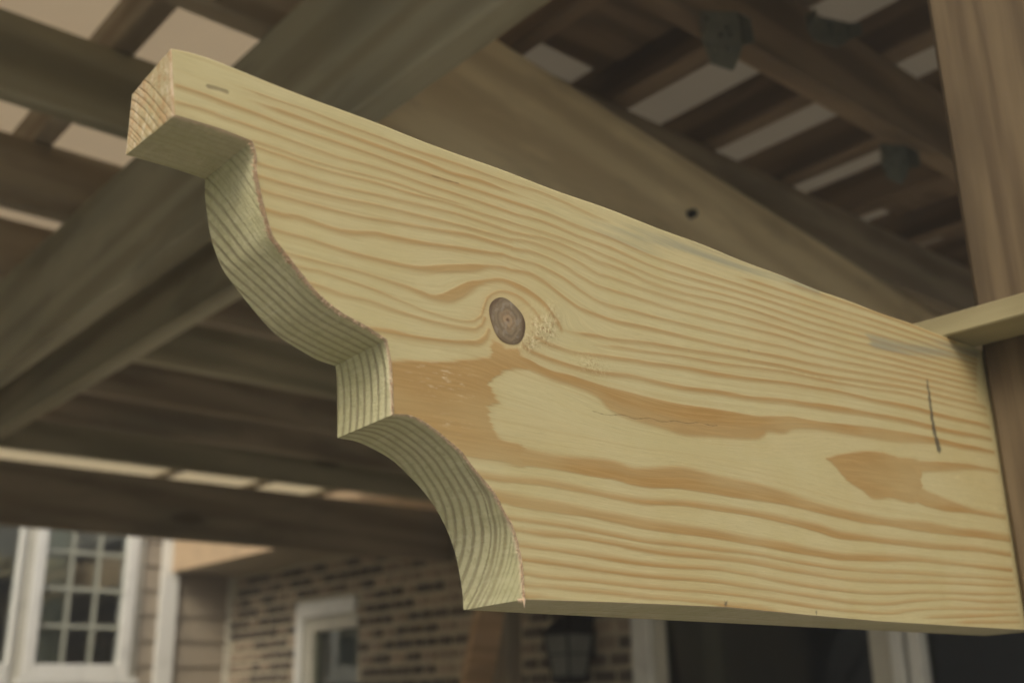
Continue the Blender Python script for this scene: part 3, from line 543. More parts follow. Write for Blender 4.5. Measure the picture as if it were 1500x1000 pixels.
 "o":[[205.3,96.5,0.5],[213.8,96.7,0.8],[221.5,97.05,0.95],[229.4,97.2,0.8],[237.6,97.75,0.85],[245.9,98.55,0.85],[254.4,99.6,1.0],[263.2,101.2,1.2],[267.5,104.4,0.9],[269.0,107.85,0.75]],
 "P2top":[[560.6,89.25,5.55],[586.4,90.45,3.55],[606.0,92.4,3.2],[636.5,96.15,2.45],[669.7,99.55,1.35],[698.7,100.35,0.95]],
 "P2bot":[[590.2,75.5,6.0],[600.9,72.8,5.0],[620.0,71.25,4.05],[640.0,70.5,2.6],[660.8,70.15,1.55],[698.2,70.4,1.4]]}
PATCHES={
 "P1":[[217.2,84.9],[245.9,90.1],[259.6,93.3],[270.3,97.0],[270.8,103.3],[272.6,103.7],[277.7,101.1],[283.3,102.8],[285.9,101.8],[285.8,97.9],[290.7,94.9],[281.3,93.2],[274.6,90.2],[269.5,85.6],[270.1,81.4],[274.7,77.8],[267.9,74.7],[269.6,69.9],[270.6,65.3],[277.0,62.3],[286.1,61.3],[285.9,53.3],[275.1,53.6],[259.1,53.5],[242.9,55.2],[230.1,60.0],[217.8,59.5]],
 "P2":[[502.7,84.0],[516.2,87.6],[533.4,91.4],[556.1,94.4],[572.4,93.7],[598.9,95.0],[600.1,84.5],[592.5,69.5],[563.1,68.9],[545.3,67.0],[533.8,70.4],[520.1,74.5],[512.8,80.0]],
 "stain1":[[301.1,174.6],[324.5,176.7],[347.1,179.7],[371.1,181.8],[396.4,183.2],[451.7,183.9],[514.2,183.7],[513.7,181.1],[481.4,180.0],[450.8,177.3],[422.1,174.0],[395.4,172.1],[370.1,169.2],[346.5,170.3],[324.3,173.2],[303.1,173.2]],
 "stain2":[[559.3,165.8],[582.4,169.7],[622.8,174.4],[667.0,180.9],[696.8,183.4],[696.0,174.6],[663.9,170.0],[619.9,163.0],[579.6,157.4],[563.3,157.2]]}
FRONT={"hook":[[129.3,157.4],[136.8,157.7],[146.0,158.0],[153.2,158.0],[156.2,156.8],[158.0,155.5]],"lobe":[[158.0,155.5],[160.0,153.4],[161.0,150.2],[161.7,144.1],[164.1,136.1],[166.4,129.2],[169.2,122.8],[175.1,117.2],[181.5,111.4],[188.9,105.2],[198.7,100.2],[209.8,97.2],[219.1,93.7]],"step":[[219.1,93.7],[221.2,85.1],[222.0,77.2],[222.8,65.2]],"cove":[[222.8,65.2],[229.0,65.9],[235.4,64.8],[242.8,61.8],[249.4,58.2],[255.1,54.9],[260.1,50.2],[266.9,44.5],[272.0,39.9],[276.5,33.6],[279.6,29.8],[282.0,24.9],[283.6,20.2],[284.9,15.0],[285.5,10.0],[285.7,5.6],[286.0,0.6]]}
BACK={"hook":[[127.2,156.9],[136.6,157.1],[147.0,157.4],[153.7,156.9],[156.3,156.3],[157.8,155.0]],"lobe":[[157.8,155.0],[159.0,150.7],[160.0,144.9],[160.8,141.4],[162.0,136.0],[163.8,130.8],[167.8,122.8],[172.8,117.2],[181.4,109.1],[191.3,101.1],[201.1,96.9],[211.1,93.7],[219.7,92.5]],"step":[[219.7,92.5],[220.5,88.6],[221.4,74.5],[221.9,63.1]],"cove":[[221.9,63.1],[230.5,62.9],[239.4,60.8],[248.8,57.2],[256.8,51.9],[264.1,46.4],[271.2,39.1],[277.3,29.9],[281.0,21.7],[283.5,12.3],[284.9,4.8],[285.2,-0.9]]}
MARKS={"marker":[[622.7,148.3],[622.8,139.5],[622.7,129.8],[622.8,117.7],[625.3,106.0]],"crack":[[327.3,82.0],[340.9,82.9],[358.7,84.0],[379.7,85.6],[392.9,87.2],[402.0,87.9],[412.2,88.8]],"streak":[[140.5,172.8],[143.9,173.2],[147.6,173.2]],"streak2":[[239.6,168.7],[247.3,169.0],[253.4,169.6]]}
T = 38.0; TOP = 184.4; UR = 725.0
P_, V0, DR = 105.0, 78.0, 4.7
def catmull(pts, step=2.5):
    pts = np.array(pts, float); out = []
    q = np.vstack([2*pts[0]-pts[1], pts, 2*pts[-1]-pts[-2]])
    for i in range(1, len(q)-2):
        n = max(1, int(np.hypot(*(q[i+1][:2]-q[i][:2]))/step))
        for k in range(n):
            s = k/n; s2 = s*s; s3 = s2*s
            out.append(0.5*((2*q[i])+(-q[i-1]+q[i+1])*s+(2*q[i-1]-5*q[i]+4*q[i+1]-q[i+2])*s2+(-q[i-1]+3*q[i]-3*q[i+1]+q[i+2])*s3))
    out.append(q[-2]); return np.array(out)
def seg_dist(U, V, poly, wd, side=None):
    best = np.full(U.shape, -9.0)
    for i in range(len(poly)-1):
        a0, b0 = poly[i], poly[i+1]; pad = 4.0+max(wd[i], wd[i+1])
        k = np.where((U > min(a0[0], b0[0])-pad) & (U < max(a0[0], b0[0])+pad) & (V > min(a0[1], b0[1])-pad) & (V < max(a0[1], b0[1])+pad))[0]
        if not len(k): continue
        dx, dy = b0[0]-a0[0], b0[1]-a0[1]; l2 = dx*dx+dy*dy+1e-9
        tt = np.clip(((U[k]-a0[0])*dx+(V[k]-a0[1])*dy)/l2, 0, 1)
        dd = np.hypot(U[k]-a0[0]-tt*dx, V[k]-a0[1]-tt*dy)
        val = wd[i]+(wd[i+1]-wd[i])*tt-dd
        if side is not None:
            q_ = val > side[0][k]; vo_ = (V[k]-a0[1]-tt*dy)*math.copysign(1, (a0[1]+b0[1])/2-V0)
            kk = k[q_]; side[1][kk] = np.clip(vo_[q_]/1.2, -1, 1); side[0][kk] = val[q_]
        best[k] = np.maximum(best[k], val)
    return best
def poly_sd(U, V, poly):
    poly = np.array(poly, float); n = len(poly); d = np.full(U.shape, 1e9); ins = np.zeros(U.shape, bool)
    for i in range(n):
        a0, b0 = poly[i], poly[(i+1) % n]; dx, dy = b0-a0; l2 = dx*dx+dy*dy+1e-9
        tt = np.clip(((U-a0[0])*dx+(V-a0[1])*dy)/l2, 0, 1); d = np.minimum(d, np.hypot(U-a0[0]-tt*dx, V-a0[1]-tt*dy))
        cnd = ((a0[1] > V) != (b0[1] > V)) & (U < (b0[0]-a0[0])*(V-a0[1])/(b0[1]-a0[1]+1e-12)+a0[0]); ins ^= cnd
    return np.where(ins, d, -d)
EXT = {'f': 1.0, 'g': 1.0, 'h': 1.0, 'i': 1.0, 'j': 1.0, 'k': 1.0, 'l': 1.0, 'm': 1.0, 'n': 1.0, 'o': 1.0}
ST = []
for k, l in STROKES.items():
    l = [list(q_) for q_ in l]
    if k in EXT or (k[0] == 'L' and k not in ('L0', 'L9c', 'L9d')): l.insert(0, [l[0][0]-45, l[0][1]+1.5, max(l[0][2], 0.6)]); l.insert(0, [80, l[0][1]+3, l[0][2]])
    c_l = catmull(l); wd_ = np.maximum(c_l[:, 2], 0.12)
    if k in ('b', 'e', 'a', 'L9', 'L10'): wd_ = wd_-2.0*np.clip(1-(c_l[-1, 0]-c_l[:, 0])/32, 0, 1)
    if k in ('U3', 'U4', 'U13', 'U14', 'L9c', 'L9d', 'b', 'a'): wd_ = wd_-2.0*np.clip(1-(c_l[:, 0]-c_l[0, 0])/22, 0, 1)
    ST.append((c_l[:, :2], wd_))
PL = {k: catmull(v+[v[0]], 3.0) for k, v in PATCHES.items()}
def wig(U, V, s, seed):      # smooth pseudo noise for hand-drawn wobble
    r_ = np.random.RandomState(seed); o_ = np.zeros(U.shape)
    for i in range(7):
        f = s*r_.uniform(0.5, 2.0); th = r_.uniform(-0.6, 0.6)+math.pi/2*(i % 2); ph = r_.uniform(0, 6.28)
        o_ += np.sin((U*math.cos(th)*0.4+V*math.sin(th)*1.3)*f+ph)
    return o_/7
def late_front(U, V, side=None):
    U2 = U; V2 = V+0.35*wig(U, V, 0.11, 3)
    L_ = np.full(U.shape, -9.0)
    for poly, wd in ST: L_ = np.maximum(L_, seg_dist(U2, V2, poly, wd, side))
    for k in ('P1', 'P2'): L_ = np.maximum(L_, poly_sd(U2+1.2*wig(U, V, 0.55, 9)+2.6*wig(U*0.15, V*4.0, 0.7, 19), V2, PL[k]))
    return np.clip(L_, -4, 4)
SM = []
for k, l in STROKES.items():
    if k in ('m', 'P2top', 'P2bot', 'L10', 'L9c', 'L9d', 'streak'): continue
    c0 = catmull(l, 12.0); ref = np.median(c0[:, 1])
    SM += [(q_[0], q_[1], q_[1]-ref) for q_ in c0]
SM = np.array(SM)
gu = np.arange(118, 706, 5.0); gv = np.arange(-6, 192, 2.5)
GU, GV = np.meshgrid(gu, gv, indexing='ij')
W_ = np.exp(-((GU[..., None]-SM[:, 0])/22)**2-((GV[..., None]-SM[:, 1])/7)**2)+1e-5*np.exp(-((GU[..., None]-SM[:, 0])/60)**2)+1e-9
DEL = (W_*SM[:, 2]).sum(-1)/W_.sum(-1)
def flow(U, V):
    x = np.clip((U-gu[0])/5.0, 0, len(gu)-1.001); y = np.clip((V-gv[0])/2.5, 0, len(gv)-1.001); i = x.astype(int); j = y.astype(int); fx, fy = x-i, y-j
    d = DEL[i, j]*(1-fx)*(1-fy)+DEL[i+1, j]*fx*(1-fy)+DEL[i, j+1]*(1-fx)*fy+DEL[i+1, j+1]*fx*fy
    return V-d
def late_solid(U, V, Y):
    dv = V-V0; r = np.sqrt((P_-Y)**2+dv**2)+0.25*wig(U, V*0.6+Y*2, 0.12, 5)
    out_ = r > P_; vp = np.sqrt(np.maximum(r*r-P_*P_, 1e-6)); Vp = V0+np.sign(dv+1e-6)*vp
    A = late_front(U, Vp)*np.maximum(vp/np.maximum(r, 1), 0.12)
    ph = (P_-r)/DR; B = 0.85-np.abs(ph-np.round(ph))*DR
    w0 = np.clip((r-P_)/1.0, 0, 1)
    cont = np.where(out_, A*w0+(-1.0)*(1-w0), B)
    return np.clip(cont, -4, 4)

FRONT['hook'] = [[129.3, 157.4], [136.8, 157.7], [146, 158], [158.8, 157.4]]; FRONT['lobe'][0] = [158.8, 157.4]; FRONT['lobe'][1] = [160.4, 153.9]
BACK['hook'] = [[127.2, 156.9], [136.6, 157.2], [147, 157.3], [158.6, 156.9]]; BACK['lobe'][0] = [158.6, 156.9]
# contour (front and back share parameters)
def resample(pts, n):
    c0 = catmull(pts, 1.0); s = np.concatenate([[0], np.cumsum(np.hypot(*np.diff(c0[:, :2], axis=0).T))]); q_ = np.linspace(0, s[-1], n)
    return np.stack([np.interp(q_, s, c0[:, 0]), np.interp(q_, s, c0[:, 1])], 1)
SEG = []
for k, n in (('hook', 60), ('lobe', 230), ('step', 70), ('cove', 240)):
    f_ = resample(FRONT[k], n); b_ = resample(BACK[k], n); SEG.append((k, f_, b_))
# make both contours meet exactly at shared corners
for i in range(3):
    SEG[i+1][1][0] = SEG[i][1][-1]; SEG[i+1][2][0] = SEG[i][2][-1]
front_line = np.vstack([s_[1][:-1] if i < 3 else s_[1] for i, s_ in enumerate(SEG)])
fb = np.array([(286.0, 0.6), (335.7, 1.6), (409.2, 2.6), (466.9, 1.4), (537.5, 0.3), (616.1, 0.2), (UR, 0.3)])
x_b = np.arange(286.7, UR, 0.7); x_b = np.append(x_b, UR)
bot = np.vstack([front_line, np.stack([x_b, np.interp(x_b, fb[:, 0], fb[:, 1])], 1)])
bot[:, 0] = np.maximum.accumulate(bot[:, 0]+np.arange(len(bot))*1e-5)
# top edge with the worn nose
def top_v(u): return TOP+0.5*np.sin(u*0.021)+0.25*np.sin(u*0.093+1)-2.2*np.clip((146-u)/18, 0, 1)**2
NR = 285
s_ = np.linspace(0, 1, NR)
Ucol, Bcol = bot[:, 0], bot[:, 1]; Tcol = top_v(Ucol)
# end cut leans: u at the top of the first columns runs to 125.8
lean = np.clip(1-(Ucol-Ucol[0])/40, 0, 1)[:, None]
V = Bcol[:, None]+(Tcol-Bcol)[:, None]*s_[None, :]
U = Ucol[:, None]-lean*3.4*s_[None, :]
U = U+0*V
dt = (Tcol[:, None]-V); rr = 1.3
Yf = np.where(dt < rr, rr-np.sqrt(np.maximum(rr*rr-(rr-dt)**2, 0)), 0.0)
Yf += 0.0
Uf, Vf = U.ravel(), V.ravel(); Yr = Yf.ravel()
SIDE = [np.full(Uf.shape, -9.0), np.zeros(Uf.shape)]
late = late_front(Uf, Vf, SIDE)
pm = np.maximum(poly_sd(Uf, Vf, PL['P1']), poly_sd(Uf, Vf, PL['P2'])); SIDE[1] = np.where(pm > SIDE[0]-1.0, 0.0, SIDE[1])
Yr = Yr-0.06*np.clip((late+0.3)/0.6, 0, 1)*(Yr < 0.01)   # hard latewood stands a hair proud
def attr_mesh(name, co, faces, attrs, mats, midx=None, smooth_=True):
    me = bpy.data.meshes.new(name)
    nv, nf = len(co), len(faces); me.vertices.add(nv); me.vertices.foreach_set('co', np.asarray(co, np.float32).ravel())
    me.loops.add(nf*4); me.loops.foreach_set('vertex_index', np.asarray(faces, np.int32).ravel())
    me.polygons.add(nf); me.polygons.foreach_set('loop_start', np.arange(0, nf*4, 4, dtype=np.int32)); me.polygons.foreach_set('loop_total', np.full(nf, 4, np.int32))
    if midx is not None: me.polygons.foreach_set('material_index', np.asarray(midx, np.int32))
    for m in mats: me.materials.append(m)
    me.update(calc_edges=True); me.validate()
    me.polygons.foreach_set('use_smooth', np.full(nf, smooth_))
    for k, v in attrs.items():
        at = me.attributes.new(k, 'FLOAT', 'POINT'); at.data.foreach_set('value', np.asarray(v, np.float32))
    return me
def grid_faces(nc, nr, base, flip=False):
    i, j = np.meshgrid(np.arange(nc-1), np.arange(nr-1), indexing='ij'); a0 = (i*nr+j).ravel()+base
    f = np.stack([a0, a0+nr, a0+nr+1, a0+1], 1)
    return f[:, ::-1] if flip else f

ALL_CO, ALL_F, ALL_M, ALL_L, ALL_D = [], [], [], [], []
base = 0
def add_grid(Ug, Yg, Vg, lt, flip, mi):
    global base
    nc, nr = Ug.shape; co = np.stack([Ug.ravel()/1000, Yg.ravel()/1000, Vg.ravel()/1000], 1)
    ALL_CO.append(co); f = grid_faces(nc, nr, base, flip); ALL_F.append(f); ALL_M.append(np.full(len(f), mi)); ALL_L.append(lt.ravel()); ALL_D.append(Yg.ravel()); base += nc*nr
add_grid(U, Yr.reshape(U.shape), V, late, False, 0)
NY = 84
yy = np.linspace(0, T, NY)
for k, f_, b_ in SEG:
    g = yy[None, :]/T
    Ug = f_[:, 0][:, None]*(1-g)+b_[:, 0][:, None]*g; Vg = f_[:, 1][:, None]*(1-g)+b_[:, 1][:, None]*g; Yg = Ug*0+yy[None, :]
    s0 = np.arange(len(f_))[:, None]+0*Yg
    saw = 0.03*wig(s0*2.0, Yg*3, 0.5, 11)
    edge = np.clip(1.5-Yg, 0, 1.5)/1.5
    lt = late_solid(Ug.ravel(), Vg.ravel(), Yg.ravel())
    nrm_u = np.gradient(f_[:, 1]); nrm_v = -np.gradient(f_[:, 0]); ln = np.hypot(nrm_u, nrm_v)+1e-9
    nu, nv_ = (nrm_u/ln)[:, None], (nrm_v/ln)[:, None]; fade = np.clip(Yg/1.0, 0, 1)
    add_grid(Ug+saw*nu*fade, Yg, Vg+saw*nv_*fade, lt, True, 1 if k != 'hook' else 2)
# underside
g = yy[None, :]/T; ub = np.append(np.linspace(286.0, UR, 420), UR)[:, None]
vb_f = np.interp(ub, fb[:, 0], fb[:, 1]); Vg = vb_f*(1-g)+(-0.9)*g; Ug = ub-0.8*g*np.clip(1-(ub-286)/20, 0, 1); Yg = 0*ub+yy[None, :]
add_grid(Ug, Yg, Vg, late_solid(Ug.ravel(), Vg.ravel(), Yg.ravel()), True, 2)
# end face (sawn nose)
u0f, v0f = bot[0]; u0b, v0b = SEG[0][2][0]; hh = np.linspace(0, 1, 90)[:, None]
topf = float(top_v(np.array([u0f]))[0]); 
Vg = (v0f*(1-g)+v0b*g)*(1-hh)+(topf*(1-g)+(float(top_v(np.array([127.3]))[0]))*g)*hh; Ug = (u0f*(1-g)+u0b*g)*(1-hh)+((u0f-3.4)*(1-g)+(127.3)*g)*hh; Yg = yy[None, :]+0*hh
Yg = np.where(hh > 0.97, np.maximum(Yg, 0.9*(hh-0.97)/0.03), Yg)
add_grid(Ug+0.15*wig(Vg*3, Yg*3, 0.4, 21), Yg, Vg, late_solid(Ug.ravel(), Vg.ravel(), Yg.ravel()), False, 3)
# top, back, right end (coarse)
ut = np.linspace(122.6+3.0, UR, 200)[:, None]; gy = np.linspace(1.2, T, 12)[None, :]
ut2 = ut+0*gy+np.clip(1-(ut-125.6)/12, 0, 1)*(u0f-3.4+(127.3-u0f+3.4)*gy/T-125.6)
add_grid(ut2, gy+0*ut, top_v(ut2), np.full(ut.shape[0]*12, -1.0), False, 2)
bl = np.vstack([s2[2][:-1] if i < 3 else s2[2] for i, s2 in enumerate(SEG)]); bl = np.vstack([bl, [[400, -0.9], [UR, -0.9]]]); hs = np.linspace(0, 1, 8)[None, :]
bu = bl[:, 0][:, None]; bv = bl[:, 1][:, None]; Vg = bv*(1-hs)+top_v(bu)*hs
add_grid(bu+0*hs, T+0*Vg, Vg, np.full(Vg.size, -1.0), True, 2)
hv = np.linspace(0, 1, 20)[:, None]; gy = np.linspace(0, T, 8)[None, :]
Vg = (0.2)*(1-hv)+top_v(np.array(UR))*hv+0*gy; add_grid(UR+0*Vg, gy+0*hv, Vg, np.full(Vg.size, -1.0), True, 2)
CO = np.vstack(ALL_CO); FA = np.vstack(ALL_F); MI = np.concatenate(ALL_M); LT = np.concatenate(ALL_L); SD = np.zeros(len(CO)); SD[:len(SIDE[1])] = SIDE[1]; DP = np.concatenate(ALL_D)
uu, vv_ = CO[:, 0]*1000, CO[:, 2]*1000; onf = DP < 1.4
stain = np.full(len(CO), -9.0); mark = np.full(len(CO), -9.0); torn = np.zeros(len(CO)); line = np.full(len(CO), -9.0)
kf = np.where(onf)[0]
for k in ('stain1', 'stain2'): stain[kf] = np.maximum(stain[kf], poly_sd(uu[kf], vv_[kf], PL[k]))
mk = catmull(MARKS['marker']); mark[kf] = np.maximum(mark[kf], seg_dist(uu[kf], vv_[kf], mk, np.linspace(1.4, 3.0, len(mk))))
for (cu_, cv_, rr_) in ((625.2, 106.0, 3.4), (408.7, 3.8, 1.5), (479.6, 2.6, 1.2), (443.2, 133.3, 0.6)): mark[kf] = np.maximum(mark[kf], rr_-np.hypot(uu[kf]-cu_, vv_[kf]-cv_))
for nm, w_ in (('crack', 0.22), ('streak', 0.8), ('streak2', 0.28)):
    q_ = catmull(MARKS[nm]); q_[:, 1] += 0.5*np.sin(q_[:, 0]*0.35) if nm == 'crack' else 0; line[kf] = np.maximum(line[kf], seg_dist(uu[kf], vv_[kf], q_, np.full(len(q_), w_)*np.linspace(1.0, 1.0, len(q_))))
for (cu_, cv_, su, sv, am) in ((299, 114.5, 6.5, 5.5, 1.0), (305, 122, 4, 6, 0.5), (328, 104, 9, 4, 0.45), (290, 107, 5, 4, 0.8)): torn[kf] += am*np.exp(-((uu[kf]-cu_)/su)**2-((vv_[kf]-cv_)/sv)**2)
torn = np.clip(torn, 0, 1); scr = np.zeros(len(CO)); scr[kf] = np.exp(-((uu[kf]-247)/13)**2-((vv_[kf]-83)/7)**2)+0.8*np.exp(-((uu[kf]-252)/7)**2-((vv_[kf]-66)/3)**2)
FLW = np.where(onf, flow(uu, vv_), vv_)/1000; warmth = np.exp(-(np.hypot(uu-278.7, (vv_-113.9))/15.0)**2)*onf

# --- materials of the corbel beam
def face_mat(name, cut, early, latec, gloss=0.62):
    m, t, p = nodes(name, gloss, 0.32)
    def A(n_): 
        x = t.nodes.new('ShaderNodeAttribute'); x.attribute_name = n_; return x.outputs['Fac']
    v = coords(t, (1, 1, 1), False)
    if cut: st = coords(t, (500, 60, 500), False); st2 = coords(t, (14, 160, 160), False)
    else:
        tc = t.nodes.new('ShaderNodeTexCoord'); sx = t.nodes.new('ShaderNodeSeparateXYZ'); L(t, tc.outputs['Object'], sx.inputs[0])
        def fv(a_, b_):
            cb_ = t.nodes.new('ShaderNodeCombineXYZ'); L(t, math_n(t, 'MULTIPLY', sx.outputs[0], a_), cb_.inputs[0]); L(t, math_n(t, 'MULTIPLY', A('flow'), b_), cb_.inputs[2]); return cb_.outputs[0]
        st = fv(30.0, 900.0); st2 = fv(7.0, 210.0)
    fine = noise(t, st, 1.0, 4.0, 0.65); mid = noise(t, st2, 1.0, 3.0)
    blot = noise(t, v, 22.0, 3.0)
    lt = A('late')
    j = math_n(t, 'MULTIPLY', math_n(t, 'SUBTRACT', fine, 0.5), 1.9 if not cut else 0.6)
    j2 = math_n(t, 'MULTIPLY', math_n(t, 'SUBTRACT', mid, 0.5), 1.2 if not cut else 0.5)
    l2 = math_n(t, 'ADD', math_n(t, 'ADD', lt, j), j2)
    if not cut:
        s01 = math_n(t, 'ADD', math_n(t, 'MULTIPLY', A('side'), 0.5), 0.5)
        def ms(lo0, lo1, hi0, hi1):
            mr = t.nodes.new('ShaderNodeMapRange'); mr.interpolation_type = 'SMOOTHSTEP'; L(t, l2, mr.inputs[0])
            L(t, math_n(t, 'ADD', math_n(t, 'MULTIPLY', s01, lo1-lo0), lo0), mr.inputs[1]); L(t, math_n(t, 'ADD', math_n(t, 'MULTIPLY', s01, hi1-hi0), hi0), mr.inputs[2]); return mr.outputs[0]
        f = ms(-2.0, -0.45, 1.1, 0.35)
    else: f = smooth(t, l2, -0.5, 0.6)
    halo = smooth(t, l2, -3.2, -0.1)
    core = smooth(t, l2, 0.2, 2.6) if cut else math_n(t, 'MULTIPLY', s01, smooth(t, l2, -0.2, 1.2))
    e2 = mix(t, smooth(t, blot, 0.35, 0.7), early, tuple(x*y for x, y in zip(early, (0.94, 0.93, 0.86))))
    e2 = mix(t, math_n(t, 'MULTIPLY', smooth(t, fine, 0.38, 0.68), 0.45), e2, tuple(x*0.84 for x in early))
    lc = mix(t, core, latec, tuple(x*y for x, y in zip(latec, (0.97, 0.88, 0.72))))
    lc = mix(t, math_n(t, 'MULTIPLY', smooth(t, fine, 0.38, 0.70), 0.5), lc, tuple(min(1, x*1.35) for x in latec))
    e2 = mix(t, math_n(t, 'MULTIPLY', halo, 0.10 if not cut else 0.12), e2, latec)
    if not cut:
        fr_ = smooth(t, noise(t, fv(3.0, 480.0), 1.0, 2.0), 0.5, 0.68); e2 = mix(t, math_n(t, 'MULTIPLY', fr_, 0.20), e2, latec)
        big = smooth(t, noise(t, fv(9.0, 40.0), 1.0, 2.0), 0.35, 0.7); e2 = mix(t, math_n(t, 'MULTIPLY', big, 0.22), e2, (0.50, 0.38, 0.18))
    if not cut:
        po = noise(t, fv(110.0, 2600.0), 1.0, 2.0, 0.6); e2 = mix(t, smooth(t, po, 0.56, 0.70, 0, 0.32), e2, tuple(x*0.62 for x in early)); e2 = mix(t, smooth(t, po, 0.42, 0.30, 0, 0.35), e2, tuple(min(1, x*1.18) for x in early))
    # fading of the stripes from place to place
    vis = smooth(t, noise(t, coords(t, (9, 30, 30), False), 1.0, 2.0), 0.3, 0.68, 0.62, 1.0)
    col = mix(t, math_n(t, 'MULTIPLY', f, vis), e2, lc)
    if not cut:
        sc = smooth(t, math_n(t, 'ADD', A('stain'), math_n(t, 'MULTIPLY', math_n(t, 'SUBTRACT', mid, 0.5), 24.0)), -1.5, 5.5)
        col = mix(t, math_n(t, 'MULTIPLY', sc, 0.68), col, (0.25, 0.25, 0.185))
        wm = A('warmth'); col = mix(t, math_n(t, 'MULTIPLY', wm, 0.5), col, (0.52, 0.36, 0.16))
        tn = A('torn'); sp = noise(t, v, 520.0, 4.0, 0.75)
        col = mix(t, math_n(t, 'MULTIPLY', math_n(t, 'MULTIPLY', smooth(t, sp, 0.53, 0.60), tn), 0.95), col, (0.30, 0.17, 0.07))
        col = mix(t, math_n(t, 'MULTIPLY', math_n(t, 'MULTIPLY', smooth(t, sp, 0.47, 0.40), tn), 0.9), col, (0.78, 0.66, 0.42))
        sn = noise(t, coords(t, (160, 900, 900), False), 1.0, 4.0, 0.7); scf = math_n(t, 'MULTIPLY', smooth(t, sn, 0.55, 0.64), A('scratch')); col = mix(t, math_n(t, 'MULTIPLY', scf, 0.75), col, (0.66, 0.55, 0.36))
        ml = smooth(t, math_n(t, 'ADD', A('mark'), math_n(t, 'MULTIPLY', math_n(t, 'SUBTRACT', noise(t, coords(t, (900, 900, 260), False), 1.0, 3), 0.5), 6.0)), -0.5, 1.6)
        col = mix(t, math_n(t, 'MULTIPLY', ml, 0.8), col, (0.055, 0.055, 0.045))
        ll = smooth(t, math_n(t, 'ADD', A('line'), math_n(t, 'MULTIPLY', math_n(t, 'SUBTRACT', noise(t, v, 300, 3), 0.5), 0.5)), -0.30, 0.30)
        col = mix(t, math_n(t, 'MULTIPLY', ll, 0.6), col, (0.15, 0.11, 0.055))
        h = math_n(t, 'ADD', math_n(t, 'MULTIPLY', f, 0.35), math_n(t, 'MULTIPLY', fine, 0.5))
        h = math_n(t, 'ADD', h, math_n(t, 'MULTIPLY', math_n(t, 'MULTIPLY', sp, tn), 9.0)); h = math_n(t, 'SUBTRACT', h, math_n(t, 'MULTIPLY', ll, 0.8))
        bump(t, p, h, 0.5, 0.0003)
    else:
        dpt = A('depth')
        dj = math_n(t, 'ADD', dpt, math_n(t, 'MULTIPLY', math_n(t, 'SUBTRACT', noise(t, v, 350, 3), 0.5), 3.0))
        tk = noise(t, coords(t, (420, 55, 420), False), 1.0, 3.0, 0.6); col = mix(t, smooth(t, tk, 0.52, 0.70, 0, 0.16), col, (0.30, 0.27, 0.17)); col = mix(t, smooth(t, tk, 0.46, 0.30, 0, 0.16), col, (0.72, 0.70, 0.52))
        ge = noise(t, coords(t, (240, 240, 240), False), 1.0, 5.0, 0.7); col = mix(t, smooth(t, ge, 0.50, 0.66, 0, 0.45), col, (0.33, 0.31, 0.18))
        gr = smooth(t, noise(t, v, 30, 3), 0.35, 0.75)
        col = mix(t, math_n(t, 'MULTIPLY', gr, 0.35), col, (0.33, 0.33, 0.15))
        pk = smooth(t, dj, 3.4, 0.6)
        col = mix(t, math_n(t, 'MULTIPLY', pk, 0.7), col, (0.72, 0.58, 0.43))
        h = math_n(t, 'ADD', math_n(t, 'ADD', math_n(t, 'MULTIPLY', tk, 0.5), math_n(t, 'MULTIPLY', noise(t, coords(t, (900, 900, 900), False), 1.0, 3.0), 0.7)), math_n(t, 'MULTIPLY', f, -0.6))
        bump(t, p, h, 1.0, 0.0006)
    if name.startswith('rough'):
        nm = noise(t, coords(t, (300, 300, 180), False), 1.0, 5.0, 0.7); col = mix(t, smooth(t, nm, 0.48, 0.62, 0, 0.75), col, (0.40, 0.26, 0.13)); col = mix(t, smooth(t, nm, 0.44, 0.36, 0, 0.6), col, (0.66, 0.60, 0.46))
    L(t, col, p.inputs['Base Color']); return m
M_FACE = face_mat('planed_pine_face', False, (0.548, 0.482, 0.262), (0.375, 0.248, 0.098))
M_CUT = face_mat('sawn_green_end_grain', True, (0.56, 0.55, 0.36), (0.26, 0.235, 0.15), 0.85)
M_UNDER = face_mat('pine_under_edge', True, (0.48, 0.455, 0.31), (0.37, 0.33, 0.20), 0.75)
M_NOSE = face_mat('rough_sawn_nose', True, (0.52, 0.43, 0.29), (0.36, 0.23, 0.11), 0.9)
beam = empty('corbel_beam', (0, 0, 2.137)); tag(beam, 'new yellow pine beam with a scroll-cut corbel end bolted to the brown post', 'beam')
me = attr_mesh('beam_body', CO, FA, dict(late=LT, depth=DP, stain=stain, mark=mark, torn=torn, line=line, warmth=warmth, flow=FLW, scratch=scr, side=SD), [M_FACE, M_CUT, M_UNDER, M_NOSE], MI)
body = link('beam_body', me, None, beam)
